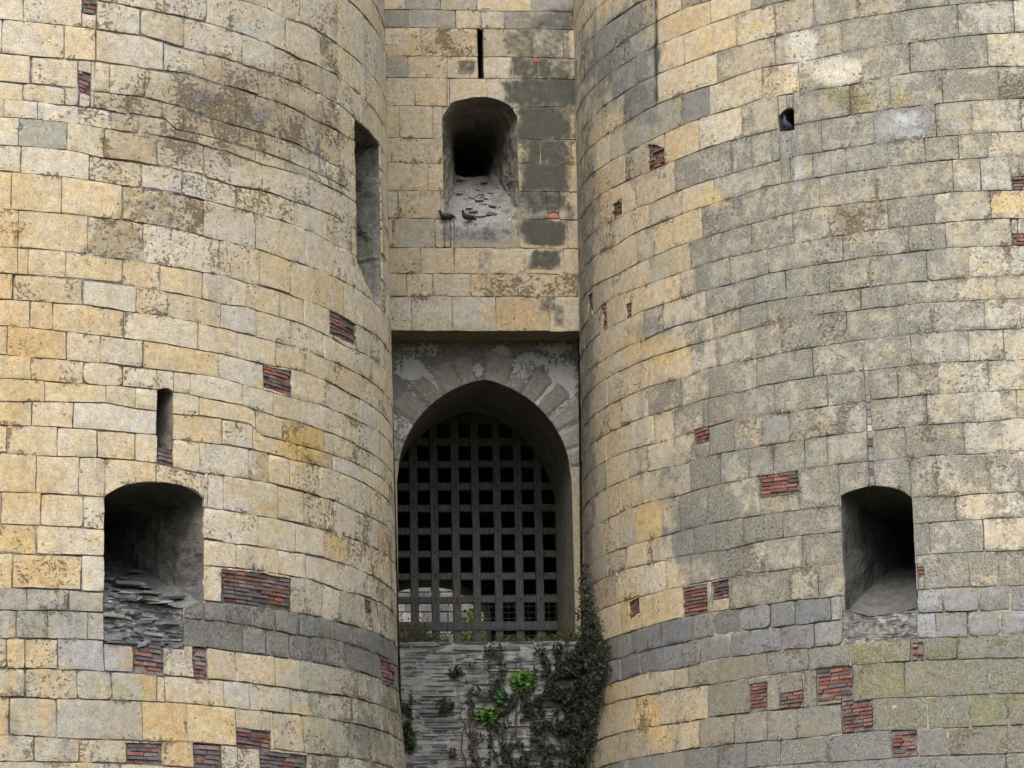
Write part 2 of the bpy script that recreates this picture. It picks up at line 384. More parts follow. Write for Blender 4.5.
GATE_BEDS = [-17,10.5,28.7,57,78.5,106.5,138.5,163.5,191,219,248,273.5,296.5,331]
GATE_JOINTS = [[440,477,530.5],[408.4,455.7,481,504,543],[421,480,533.5],[408,447.5,480,513],[415,447,486.6,512,540],[433],[],[428,523],[441,512,559],
 [435,454,488.5,520],[421,454,525.6],[406.5,433,471,519],[452,496,550]]
# patches of thin brick let into the stone: upper edge, lower edge
LEFT_BRICK = [((82,-6),(97,-3),(82,12),(97,14)),((79,70),(91,74),(79,91),(91,96)),((330,311),(356,326),(330,334),(356,346)),((263.5,365),(292,373),(264,387),(292,396)),
 ((222,569),(291,579),(222,601),(291,611)),((157.5,447),(173,450),(157.5,464),(173,468)),((133,642),(164,646),(134,673),(164,677)),((193,648),(207,649),(193,677),(207,679)),
 ((127,743),(162,744),(127,764),(162,765)),((194,745),(222,746),(194,768),(222,770)),((237,728),(272,732),(237,747),(272,752)),((261,751),(308,756),(258,775),(308,782)),
 ((382,657),(395,661),(382,684),(395,689)),((365,596),(372,599),(365,612),(372,615))]
RIGHT_BRICK = [((649,143),(664,148),(649,170),(664,164)),((613,205),(622,198),(613,219),(622,214)),((760,476),(799,470),(760,498),(799,494)),((694,430),(709,426),(694,446),(709,441)),
 ((683,589),(707,584),(683,617),(707,613)),((712,583),(729,579),(712,600),(729,597)),((629,602),(640,597),(629,620),(638,612)),((749,684),(767,682),(749,712),(767,709)),
 ((779,694),(803,690),(779,709),(803,706)),((817,670),(856,666),(817,702),(850,698)),((842,702),(872.5,699),(842,733),(872.5,729)),((892,732),(917,730),(892,758),(917,756)),
 ((912,644),(923,642),(912,660),(923,659)),((1012,177),(1030,176),(1012,190),(1030,189)),((1012,234),(1030,233),(1012,245),(1030,245)),((588,296),(592,293),(588,312),(592,310)),
 ((602.5,306),(606,304),(602.5,330),(606,328)),((626,305),(631,303),(626,319),(631,317)),((917.5,567),(924,567),(917.5,577),(924,577))]
GATE_BRICK = [((547,212.5),(559.5,212.5),(547,218.5),(559.5,218.5)),((532.5,56.5),(538.5,56.5),(532.5,62),(538.5,62))]
# ------------------------------------------------------------------ masonry
def nz(x, y, z, f): return noise.noise(Vector((x*f, y*f, z*f)))
def pl(surf, pts):
    q = sorted(surf.px(*p) for p in pts); return [a[0] for a in q], [a[1] for a in q]
class Line:
    def __init__(self, surf, pts, clip=.075):
        self.x, self.z = pl(surf, pts); m = sum(self.z)/len(self.z); self.m = m
        self.z = [min(max(a, m-clip), m+clip) for a in self.z]
    def __call__(self, s): return float(np.interp(s, self.x, self.z))
class Region:
    """an opening or patch in a wall: between lower edge lo(s) and upper edge hi(s)"""
    def __init__(self, surf, top, bot):
        self.tx, self.tz = pl(surf, top); self.bx, self.bz = pl(surf, bot)
        self.s0 = .5*(self.tx[0]+self.bx[0]); self.s1 = .5*(self.tx[-1]+self.bx[-1])
    def hi(self, s): return float(np.interp(s, self.tx, self.tz))
    def lo(self, s): return float(np.interp(s, self.bx, self.bz))
C_ = dict(cream=(.575, .483, .345), pale=(.565, .503, .405), yellow=(.55, .44, .29), ochre=(.50, .37, .205), beige=(.405, .368, .292), grey=(.32, .30, .255),
          dgrey=(.22, .213, .19), blue=(.255, .26, .272), slate=(.20, .20, .205), mossy=(.29, .285, .20), white=(.63, .60, .54), green=(.32, .315, .265), brown=(.44, .375, .275))
def pick(r, d):
    t = r.random()*sum(d.values())
    for k, w in d.items():
        t -= w
        if t <= 0: return k
    return k
def tone(r, name, jit=.07):
    c = C_[name]; v = 1+r.uniform(-jit, jit); h = r.uniform(-.04, .04)
    return (c[0]*v*(1+h), c[1]*v, c[2]*v*(1-2*h))
def blend(r, a, b, t, jit=.05):
    t = min(max(t, 0), 1); v = 1+r.uniform(-jit, jit); h = r.uniform(-.02, .02); c = [x+(y-x)*t for x, y in zip(C_[a], C_[b])]
    return (c[0]*v*(1+h), c[1]*v, c[2]*v*(1-2*h))
def stone(mb, surf, s0, s1, zb, zt, r, col, mask, cell=.07, gap=.008, rough=1., rc=None, flat=False):
    """one dressed block with chipped, rounded arrises, standing proud of the mortar"""
    w = s1-s0; sm = .5*(s0+s1); h = zt(sm)-zb(sm)
    if w < .03 or h < .03: return
    g = min(gap, w*.2, h*.2); bv = min(.007, w*.15, h*.15)
    def offs(L):
        n = max(1, int(round((L-2*g-2*bv)/cell))); a = g+bv; b = L-g-bv
        return [g]+[a+(b-a)*i/n for i in range(n+1)]+[L-g]
    us, vs = offs(w), offs(h)
    rc = r.uniform(.006, .035) if rc is None else rc
    if r.random() < .15: rc *= r.uniform(1.5, 3)
    rc = min(rc, w*.45, h*.45)
    off = r.uniform(-.003, .005); tu, tv = r.uniform(-.004, .004), r.uniform(-.003, .003)
    seed = r.uniform(0, 100); pit = mask[0]
    ids = []; pos = []
    for j, v0 in enumerate(vs):
        row = []
        for i, u0 in enumerate(us):
            u, v = u0, v0
            # round the corners
            du, dv = min(u, w-u), min(v, h-v)
            if du < rc and dv < rc:
                a, b = rc-du, rc-dv; l = math.hypot(a, b)
                if l > 1e-6:
                    k = max(a, b)/l; du2, dv2 = rc-a*k, rc-b*k
                    u = du2 if u < w/2 else w-du2; v = dv2 if v < h/2 else h-dv2
            de = min(min(u, w-u), min(v, h-v))
            s = s0+u; a = zb(s); z = a+(zt(s)-a)*v/h
            k = math.exp(-de/.06)*(.013+.016*pit)*rough
            ds, dz = (nz(s, z, seed, 3.5)+.6*nz(s, z, seed, 12))*k, (nz(s, z, seed+31, 3.5)+.6*nz(s, z, seed+31, 12))*k
            if True:
                out = off+tu*(u/w-.5)*2+tv*(v/h-.5)*2+.004*rough*nz(s, z, seed, 3)+.004*rough*nz(s, z, seed, 11)
                if pit > .3:
                    q = nz(s, z*1.3, seed, 9)+.6*nz(s, z*1.3, seed, 21)
                    out -= (pit-.3)*.035*max(0, q+.25)
                if i in (0, len(us)-1) or j in (0, len(vs)-1):
                    out -= .014*max(0, nz(s, z, seed+9, 6)-.1)*rough
            ed = i in (0, len(us)-1) or j in (0, len(vs)-1); km = mask
            if de < .02:
                wv = max(0, nz(s, z, 2.5, 2.2)+.6*nz(s, z, 7.5, 7)); km = (min(1, mask[0]+1.6*wv), mask[1]+.12, mask[2], mask[3])
            row.append(mb.vert(surf.P(s+ds, z+dz, out), col, km)); pos.append((s+ds, z+dz))
        ids.append(row)
    nu_, nv_ = len(us), len(vs)
    for j in range(nv_-1):
        for i in range(nu_-1):
            mb.face((ids[j][i], ids[j][i+1], ids[j+1][i+1], ids[j+1][i]), 0, True)
    # arris: a separate skirt running back to the mortar
    loop = [(0, i) for i in range(nu_)]+[(j, nu_-1) for j in range(1, nv_)]+[(nv_-1, i) for i in range(nu_-2, -1, -1)]+[(j, 0) for j in range(nv_-2, 0, -1)]
    A = []; B = []
    for j, i in loop:
        A.append(mb.vert(mb.v[ids[j][i]], col, mask)); q = pos[j*nu_+i]; B.append(mb.vert(surf.P(q[0], q[1], -.045), col, mask))
    for k in range(len(loop)):
        k2 = (k+1) % len(loop); mb.face((A[k], B[k], B[k2], A[k2]), 0, False)
def backing(mb, surf, s0, s1, zb, zt, m=1, depth=-.032, step=.25, fine=False):
    st = .11 if fine else step
    n = max(1, int(math.ceil((s1-s0)/st))); row = []; nj = 4 if fine else 2
    for i in range(n+1):
        s = s0+(s1-s0)*i/n; a, b = zb(s), zt(s); q = []
        for j in range(nj+1):
            z = a+(b-a)*j/nj; d = depth
            # pointing: mostly nearly flush with the stone, raked out in places
            if fine: d = -.009-.036*min(1, max(0, .46+1.6*nz(s, z, 4., 1.3)))+.010*nz(s, z, 9., 6)
            q.append(mb.vert(surf.P(s, z, d), (.5, .5, .5)))
        row.append(q)
    for i in range(n):
        for j in range(nj): mb.face((row[i][j], row[i+1][j], row[i+1][j+1], row[i][j+1]), m, fine)
def weather(mb, blobs):
    """stains and worn zones that run across the blocks"""
    for i, v in enumerate(mb.v):
        p = proj(v)
        if not (-40 < p[0] < 1064 and -40 < p[1] < 808): continue
        n_ = None
        for (x, y, rx, ry, a, tint, dp, dl, dm, dd) in blobs:
            q = math.hypot((p[0]-x)/rx, (p[1]-y)/ry)
            if q > 1.6: continue
            if n_ is None: n_ = nz(v[0], v[2], v[1], 3)+.6*nz(v[0], v[2], v[1], 9)
            k = a*min(1, max(0, (1.15-q+.45*n_)/.45))
            if k <= 0: continue
            if tint: c = mb.c[i]; mb.c[i] = (c[0]+(tint[0]-c[0])*k, c[1]+(tint[1]-c[1])*k, c[2]+(tint[2]-c[2])*k, 1.)
            m = mb.k[i]; mb.k[i] = (min(1, m[0]+dp*k), min(1, m[1]+dl*k), min(1, m[2]+dm*k), min(1, m[3]+dd*k))
def pieces(s0, s1, zb, zt, regs):
    """cut a block by the openings; yields (s0, s1, zb, zt, (cut left, cut right))"""
    cuts = {s0, s1}
    for g in regs:
        if g.s1 <= s0+.01 or g.s0 >= s1-.01: continue
        a, b = max(s0, g.s0), min(s1, g.s1); ms = [a+(b-a)*t for t in (.05, .5, .95)]
        if all(g.hi(s) < zb(s)+.02 or g.lo(s) > zt(s)-.02 for s in ms): continue
        xs_ = [g.s0, g.s1]; N_ = 60
        for fe, fb in ((g.hi, zt), (g.hi, zb), (g.lo, zb), (g.lo, zt)):
            pv = None
            for i in range(N_+1):
                x = g.s0+.002+(g.s1-g.s0-.004)*i/N_; d = fe(x)-fb(x)
                if pv is not None and pv*d < 0: xs_.append(x)
                pv = d
        for c in xs_:
            if s0+.03 < c < s1-.03 and all(abs(c-e) > .03 for e in cuts): cuts.add(c)
    cs = sorted(cuts)
    for a, b in zip(cs, cs[1:]):
        m = .5*(a+b); iv = [(None, None)]
        live = [g for g in regs if g.s0 < m < g.s1 and not (max(g.hi(a+(b-a)*t)-zb(a+(b-a)*t) for t in (.05, .5, .95)) < .02 or min(g.lo(a+(b-a)*t)-zt(a+(b-a)*t) for t in (.05, .5, .95)) > -.02)]
        if not live: yield a, b, zb, zt; continue
        live.sort(key=lambda g: g.lo(m))
        lows = [zb]+[(lambda s, g=g: max(zb(s), g.hi(s))) for g in live]
        tops = [(lambda s, g=g: min(zt(s), g.lo(s))) for g in live]+[zt]
        for lo, hi in zip(lows, tops):
            if hi(m)-lo(m) > .03:
                yield a, b, lo, (lambda s, lo=lo, hi=hi: max(hi(s), lo(s)+.004))
def lay_wall(surf, beds, joints, regs, style, seed, smin, smax, zlow, ztop, mbs, mw=(.55, 1.15), extra=True):
    """beds: list of callables top->bottom; joints: list of s lists; style(px, py, rnd, course)->dict"""
    r = random.Random(seed)
    rows = []
    # courses above and below those in the picture
    z = max(b.m for b in beds[:2]) if extra else None
    up_ = []
    if extra:
        z = beds[0].m
        while z < ztop:
            z2 = z+r.uniform(.36, .5); up_.append((z, z2)); z = z2
        for a, b in reversed(up_): rows.append(((lambda s, a=a: a), (lambda s, b=b: b), None, False))
    for i in range(len(beds)-1): rows.append((beds[i+1], beds[i], joints[i], True))
    z = beds[-1].m
    if extra:
        first = True
        while z > zlow:
            z2 = max(zlow, z-r.uniform(.36, .5)); rows.append(((lambda s, a=z2: a), (beds[-1] if first else (lambda s, b=z: b)), None, False)); z = z2; first = False
    for ci, (zb, zt, js, near) in enumerate(rows):
        if js is None: js = [smin+.01]
        else: js = sorted(js)
        lst = [j for j in js if smin < j < smax]
        if not lst: lst = [.5*(smin+smax)] if near else [smin+r.uniform(.2, .9)]
        s = lst[0]
        if near or True:
            while s > smin: s -= r.uniform(*mw); lst.insert(0, max(s, smin))
            s = lst[-1]
            while s < smax: s += r.uniform(*mw); lst.append(min(s, smax))
        for a, b in zip(lst, lst[1:]):
            if b-a < .03: continue
            m = .5*(a+b)
            if zt(m)-zb(m) < .05 and zt(a)-zb(a) < .05 and zt(b)-zb(b) < .05: continue
            z0 = .5*(zb(m)+zt(m)); p = proj(surf.P(m, z0)); st = style(p[0], p[1], r, ci, m)
            inview = -150 < p[0] < 1174 and -90 < p[1] < 850
            sb = (lambda s, zb=zb, zt=zt: min(zb(s), zt(s)-.002))
            for (q0, q1, lo, hi) in pieces(a, b, sb, zt, regs):
                mb = mbs[st.get('mesh', 'wall')]
                cell = .25 if not inview else (.042 if st['mask'][0] > .55 else .075)
                stone(mb, surf, q0, q1, lo, hi, r, st['col'], st['mask'], cell, st.get('gap', .011), st.get('rough', 1.), st.get('rc'))
                backing(mb, surf, q0, q1, lo, hi, fine=inview)
def bricks(name, surf, reg, seed, parent, rowh=.058, lw=(.14, .36), pal=None, gap=.013, depth=(-.03, .002), mats=None, lab=None, ragged=1.):
    r = random.Random(seed); mb = MB()
    pal = pal or [((.185, .085, .066), .42), ((.27, .12, .085), .07), ((.115, .085, .085), .25), ((.18, .11, .095), .25)]
    s0, s1 = reg.s0, reg.s1; m = .5*(s0+s1); H = reg.hi(m)-reg.lo(m); n = max(1, int(round(H/rowh)))
    backing(mb, surf, s0-.01, s1+.01, lambda s: reg.lo(s)-.01, lambda s: reg.hi(s)+.01, 1, -.04)
    for j in range(n):
        e0, e1 = s0+max(0, r.gauss(.0, .035))*ragged, s1-max(0, r.gauss(.0, .035))*ragged; s = e0-r.uniform(0, .15)
        if ragged and j in (0, n-1) and r.random() < .45: e1 = e0+(e1-e0)*r.uniform(.3, .9)
        while s < e1:
            L = r.uniform(*lw); a, b = max(s, e0), min(s+L, e1); s += L
            if b-a < .035: continue
            c = .5*(a+b); lo, hi = reg.lo(c), reg.hi(c); h = (hi-lo)/n; zc = lo+h*(j+.5)+r.uniform(-.004, .004)
            t = r.random(); k = 0
            for col, wt in pal:
                t -= wt
                if t <= 0: break
            v = r.uniform(.75, 1.25); col = tuple(x*v for x in col)
            if r.random() < .07: continue
            o = surf.P(c, zc, r.uniform(*depth)-.04); sl = (reg.lo(b)-reg.lo(a))/(b-a)
            ax = surf.T(c)*((b-a)/2-gap*.35)+Vector((0, 0, sl*(b-a)/2)); az = surf.N(c)*.045
            ay = Vector((0, 0, 1))*(h/2-gap*r.uniform(.35, .6))
            mb.box(o, ax, ay, az, col, 0, bev=.07)
    o = mb.build(name, mats or [M_BRICK, M_DMORT], parent)
    if lab: o['label'] = lab
    return o
def tunnel(mb, surf, reg, axis, rings, n=14, m=0, col=(.2, .19, .17), start=-.02, jit=.02, side='all', nside=16, cend=(.2, .19, .17), sill=None):
    """reveal of an opening: its outline carried inward along axis; rings = (depth, narrow left, narrow right, drop of head, rise of sill)"""
    s0, s1 = reg.s0, reg.s1; out = []
    e = .004
    for i in range(n+1): s = s0+(s1-s0)*i/n; out.append((s, reg.hi(min(max(s, s0+e), s1-e))))
    za, zb_ = reg.hi(s1-e), reg.lo(s1-e)
    for i in range(1, nside): out.append((s1, za+(zb_-za)*i/nside))
    for i in range(n+1): s = s1-(s1-s0)*i/n; out.append((s, reg.lo(min(max(s, s0+e), s1-e))))
    za, zb_ = reg.lo(s0+e), reg.hi(s0+e)
    for i in range(1, nside): out.append((s0, za+(zb_-za)*i/nside))
    cm = .5*(s0+s1); zt, zl = reg.hi(cm), reg.lo(cm); T = surf.T(cm); K = []
    fine = [rings[0]]
    for a_, b_ in zip(rings, rings[1:]):
        m_ = max(1, int(round((b_[0]-a_[0])/.1)))
        for q in range(1, m_+1): fine.append(tuple(x+(y-x)*q/m_ for x, y in zip(a_, b_)))
    dmax = rings[-1][0]; rings = fine; sd = s0*7.3
    def block(z, d, k):
        ci = math.floor(z/.45+sd); di = math.floor(d/.62+.5*(ci % 2)+.13*ci+k); return noise.noise(Vector((ci*1.7+.3, di*2.3+.7, sd+k*5.)))
    for ri, (d, nl, nr, dt, rb) in enumerate(rings):
        row = []
        for (s, z) in out:
            tu = (s-s0)/(s1-s0); tz = min(max((z-zl)/(zt-zl), 0), 1)
            p = surf.P(s, z, start)+axis*d
            p = p+T*(nl*(1-tu)-nr*tu)+Vector((0, 0, rb*(1-tz)-dt*tz))
            if ri: p = p+Vector((nz(p.x, p.y, p.z, 3), nz(p.y, p.z, p.x, 3), nz(p.z, p.x, p.y, 3)))*jit+Vector((nz(p.x, p.y, p.z, 8), nz(p.y, p.z, p.x, 8), nz(p.z, p.x, p.y, 8)))*jit*.6+T*(.02*block(z, d, 0 if tu < .5 else 1)*(1 if jit > .012 else 0))
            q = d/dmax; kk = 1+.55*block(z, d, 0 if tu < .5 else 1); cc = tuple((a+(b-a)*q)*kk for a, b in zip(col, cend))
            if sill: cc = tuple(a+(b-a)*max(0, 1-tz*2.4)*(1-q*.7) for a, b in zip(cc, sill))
            row.append(mb.vert(p, cc))
        K.append(row)
    L = len(out)
    for a, b in zip(K, K[1:]):
        for i in range(L): mb.face((a[i], b[i], b[(i+1) % L], a[(i+1) % L]), m)
    c = Vector((0, 0, 0))
    for i in K[-1]: c += Vector(mb.v[i])
    ci = mb.vert(c/L, cend)
    for i in range(L): mb.face((K[-1][i], ci, K[-1][(i+1) % L]), m)

def debris(name, surf, reg, axis, rings, n, seed, parent, pal, size=(.08, .35), flat=.25, dmax=1.2, mats=None, over=.0):
    """loose slabs and rubble lying on the sloping sill of an opening"""
    r = random.Random(seed); mb = MB(); T = surf.T(.5*(reg.s0+reg.s1))
    ds = [q[0] for q in rings]; rb = [q[4] for q in rings]; nl = [q[1] for q in rings]; nr = [q[2] for q in rings]
    for _ in range(n):
        d = dmax*r.random()**1.4-over; tu = r.uniform(.14, .86); s = reg.s0+(reg.s1-reg.s0)*tu
        L = r.uniform(*size); h = L*flat*r.uniform(.6, 1.3); dd = max(d, 0)
        p = surf.P(s, reg.lo(s), -.02)+axis*d+T*(float(np.interp(dd, ds, nl))*(1-tu)-float(np.interp(dd, ds, nr))*tu)+Vector((0, 0, float(np.interp(dd, ds, rb))+h*.25+.03*r.random()))
        R_ = Matrix.Rotation(r.gauss(0, .2), 3, 'Z')@Matrix.Rotation(r.gauss(0, .10), 3, 'X')@Matrix.Rotation(r.gauss(0, .06), 3, 'Y')
        c = r.choice(pal); v = r.uniform(.75, 1.2); i0 = len(mb.v)
        mb.box(p, R_@(T*L/2), R_@(Vector((0, 0, h/2))), R_@(-axis*L*r.uniform(.25, .45)), tuple(x*v for x in c), 0, bev=.12)
        for i in range(i0, len(mb.v)): q = mb.v[i]; mb.v[i] = (q[0]+r.gauss(0, L*.05), q[1]+r.gauss(0, L*.05), q[2]+r.gauss(0, h*.12))
    o = mb.build(name, mats or [M_SLATE], parent); o['kind'] = 'stuff'; return o

def rough_patch(name, surf, reg, parent, pal, seed, amp=.05, stretch=1., mats=None, top=.0):
    """ragged broken core of the wall where the facing has gone"""
    mb = MB(); nx, ny = 80, 44; rows = []
    for j in range(ny+1):
        row = []
        for i in range(nx+1):
            s = reg.s0-.03+(reg.s1-reg.s0+.06)*i/nx; sc = min(max(s, reg.s0), reg.s1); a, b = reg.lo(sc)-.03, reg.hi(sc)+.01; z = a+(b-a)*j/ny
            n1 = nz(s, z*stretch, seed, 3); n2 = nz(s, z*stretch, seed+5, 8); n3 = nz(s*.5, z*stretch*1.6, seed+9, 14)
            out = -.045+amp*(n1+.7*n2+.5*abs(n3))-top*(j/ny)**2
            e = min(i, nx-i)/4; out = out if e >= 1 else -.05+(out+.05)*e
            t = .42+.6*nz(s, z*stretch, seed+2, 6)+.9*nz(s, z*stretch, seed+3, 17); k = min(max(t, 0), .999)*(len(pal)-1); c0, c1 = pal[int(k)], pal[int(k)+1]; f = k-int(k)
            row.append(mb.vert(surf.P(s, z, out), tuple(x+(y-x)*f for x, y in zip(c0, c1))))
        rows.append(row)
    for r0, r1 in zip(rows, rows[1:]):
        for i in range(nx): mb.face((r0[i], r0[i+1], r1[i+1], r1[i]), 0)
    return mb.build(name, mats or [M_SLATE], parent)
# ------------------------------------------------------------------ how each block looks
def near(px, py, lst, tol=None):
    for x0, y0, x1, y1, d in lst:
        if x0 <= px <= x1 and y0 <= py <= y1: return d
    return None
L_SPEC = [(0, 115, 68, 150, dict(c='green', pit=0)), (122, 190, 204, 232, dict(c='brown', pit=.95)), (86, 220, 146, 262, dict(c='brown', pit=.95)),
 (280, 425, 324, 472, dict(c='ochre', pit=.5)), (30, 330, 66, 356, dict(c='ochre', pit=.2)), (0, 302, 31, 327, dict(c='ochre', pit=.2)), (31, 304, 53, 330, dict(c='yellow', pit=.1)), (0, 355, 32, 379, dict(c='ochre', pit=.1)),
 (58, 639, 133, 672, dict(c='blue', pit=.1)), (112, 670, 157, 702, dict(c='green', pit=.1)), (142, 700, 188, 744, dict(c='ochre', pit=.1)), (187, 704, 237, 746, dict(c='yellow', pit=.2)), (163, 744, 194, 770, dict(c='ochre', pit=.1)),
 (48, 605, 112, 641, dict(c='grey', pit=.1)), (57, 699, 143, 741, dict(c='grey', pit=0)), (325, 535, 349, 560, dict(c='yellow', pit=.2)), (276, 340, 305, 374, dict(c='yellow', pit=.1)), (124, 258, 161, 282, dict(c='yellow', pit=.2)),
 (20, 50, 65, 60, dict(c='cream', pit=.1)), (96, 30, 164, 72, dict(c='pale', pit=.1)), (0, 172, 62, 214, dict(c='yellow', pit=.1)), (0, 143, 21, 172, dict(c='yellow', pit=.1)), (0, 248, 28, 275, dict(c='yellow', pit=0)),
 (247, 450, 269, 482, dict(c='brown', pit=.6)), (204, 505, 258, 545, dict(c='white', pit=.05)), (0, 525, 37, 553, dict(c='ochre', pit=.6)), (0, 553, 83, 590, dict(c='yellow', pit=.5))]
R_SPEC = [(874, 104, 937, 145, dict(c='blue', pit=.05)), (682, 84, 711, 124, dict(c='slate', pit=.2)), (784, 50, 866, 98, dict(c='beige', pit=.3)), (786, 28, 815, 62, dict(c='beige', pit=.3)), (829, 80, 852, 118, dict(c='green', moss=.9)),
 (852, 75, 891, 118, dict(c='beige', moss=.5)), (991, 188, 1030, 222, dict(c='yellow', pit=.3)), (829, 200, 888, 240, dict(c='brown', pit=.95)), (682, 186, 714, 212, dict(c='yellow', pit=.05, l=-.3)), (636, 500, 663, 545, dict(c='yellow', pit=.3, l=-.3)),
 (633, 692, 661, 735, dict(c='ochre', pit=.9, l=-.2)), (624, 676, 650, 705, dict(c='yellow', pit=.2, l=-.2)), (659, 684, 709, 736, dict(c='brown', pit=.3, l=0.)), (612, 600, 684, 640, dict(c='yellow', pit=.25, l=-.2)),
 (656, 20, 712, 48, dict(c='yellow', pit=.1, l=-.2)), (656, 40, 686, 74, dict(c='yellow', pit=.1, l=-.2)), (620, 40, 656, 70, dict(c='beige')), (620, 58, 656, 100, dict(c='dgrey', pit=.2)), (600, 25, 656, 50, dict(c='dgrey', pit=.3)),
 (636, 100, 682, 140, dict(c='grey', pit=.1)), (656, 115, 700, 165, dict(c='yellow', pit=.1, l=-.2)), (655, 218, 703, 245, dict(c='yellow', pit=.3, l=-.3)), (703, 405, 708, 410, dict(c='grey')), (943, 65, 1030, 105, dict(c='beige', l=.5)),
 (763, 414, 790, 448, dict(c='blue', l=.2)), (1014, 388, 1030, 422, dict(c='slate'))]
def left_style(px, py, r, ci, s):
    pit = max(0, r.gauss(.14, .2)); l = r.uniform(-.08, .10); moss = 0; o = dict(mesh='wall')
    gp = r.uniform(.005, .009) if r.random() < .8 else r.uniform(.010, .020)
    t = r.random()
    col = blend(r, 'cream', 'pale', t*1.3-.1)
    if r.random() < .12: col = blend(r, 'cream', 'yellow', r.uniform(.3, .8))
    if py < 215: col = blend(r, 'cream', 'pale', t*.7+.3)
    if py < 210 and 110 < px < 335: pit = r.uniform(.2, .6); gp = r.uniform(.006, .022); col = blend(r, 'pale', 'brown', r.random()**2)
    if px < 110 and 165 < py < 420: col = blend(r, 'cream', 'yellow', r.uniform(0, .8))
    if px < 100 and 420 < py < 600: col = blend(r, 'cream', 'yellow', r.uniform(.1, .7))
    if px > 325: pit += r.uniform(.1, .35); l += .05
    if py > 588:
        if px < 104: col = blend(r, 'beige', 'cream', r.uniform(.1, .8)); l += .12; moss = .1
        else: col = blend(r, 'cream', 'pale', r.random())
        if px > 300: col = blend(r, 'pale', 'green', r.random()*.7); l += .15; moss = .25; pit += .15
    if px > 181 and px < 1000 and ci-len_up_L in (23, 24):
        col = blend(r, 'slate', 'dgrey', r.random()*.6, .2); o['mesh'] = 'slate_band'; pit = r.uniform(.1, .5); l = r.uniform(.2, .5); gp = r.uniform(.006, .015); o['rc'] = r.uniform(.02, .07); o['rough'] = 1.6
    if ci-len_up_L > 24: col = tuple(x*.86 for x in col); gp = r.uniform(.007, .014)
    if px <= 181 and ci-len_up_L in (23, 24): col = blend(r, 'beige', 'grey', r.random(), .08); l = .25
    q = near(px, py, L_SPEC)
    if q: col = blend(r, q['c'], 'cream', q.get('t', .2)); pit = q.get('pit', pit); l = q.get('l', l*.5)
    o.update(col=col, mask=(min(pit, 1), max(l, 0), moss, 0), gap=gp)
    return o
def right_style(px, py, r, ci, s):
    t = (px-600-py*.05)/130.
    if 0 < py < 130 and px > 656: t = (px-690)/130.
    t = min(max(t+r.gauss(0, .22), 0), 1)
    pit = max(0, r.gauss(.18, .18)); moss = r.uniform(0, .25) if px > 760 else 0
    l = .05+.42*t+r.uniform(-.08, .08); o = dict(mesh='wall')
    w = blend(r, 'cream', 'yellow', r.random()*.5); g_ = blend(r, 'beige', 'grey', .15+.85*r.random()); col = tuple(a+(b_-a)*t for a, b_ in zip(w, g_))
    if px < 660: pit += r.uniform(0, .3)
    if px > 930 and py < 560: q = blend(r, 'beige', 'pale', r.uniform(0, .6)); k = min(1, (px-930)/60); col = tuple(a+(b_-a)*k for a, b_ in zip(col, q)); l -= .12*k
    if px < 600: col = blend(r, 'beige', 'cream', r.uniform(.2, .7)); l += .15
    k = ci-len_up_R
    if k > 23:
        if px > 830: col = blend(r, 'green', 'grey', r.random()*.8); moss = r.uniform(.45, .75); l = r.uniform(.3, .6)
        elif px > 690: col = blend(r, 'grey', 'beige', r.random()); moss = r.uniform(0, .3)
        if k >= 27: col = blend(r, 'grey', 'blue', r.random()); moss = .1
    if k in (22, 23):
        col = blend(r, 'slate', 'dgrey', r.random()*.6, .2) if px < 850 else blend(r, 'blue', 'grey', r.random()*.4, .14); o['mesh'] = 'slate_band' if px < 880 else 'slate_band2'; pit = r.uniform(.1, .45); l = r.uniform(.15, .45); o['rc'] = r.uniform(.02, .07); o['rough'] = 1.6; moss = .05
    if k > 23: col = tuple(x*(.64 if px > 690 else .80) for x in col)
    q = near(px, py, R_SPEC) if k not in (22, 23) else None
    if q: col = blend(r, q['c'], 'beige', q.get('t', .15)); pit = q.get('pit', pit); l = q.get('l', l); moss = q.get('moss', moss)
    o.update(col=col, mask=(min(pit, 1), max(l, 0), moss, 0), gap=r.uniform(.008, .015) if k > 21 else r.uniform(.0045, .0085) if r.random() < .85 else r.uniform(.008, .014))
    return o
OR, YE, WH, GY, BR = (.50, .345, .165), (.55, .415, .20), (.58, .55, .49), (.30, .29, .26), (.36, .30, .215)
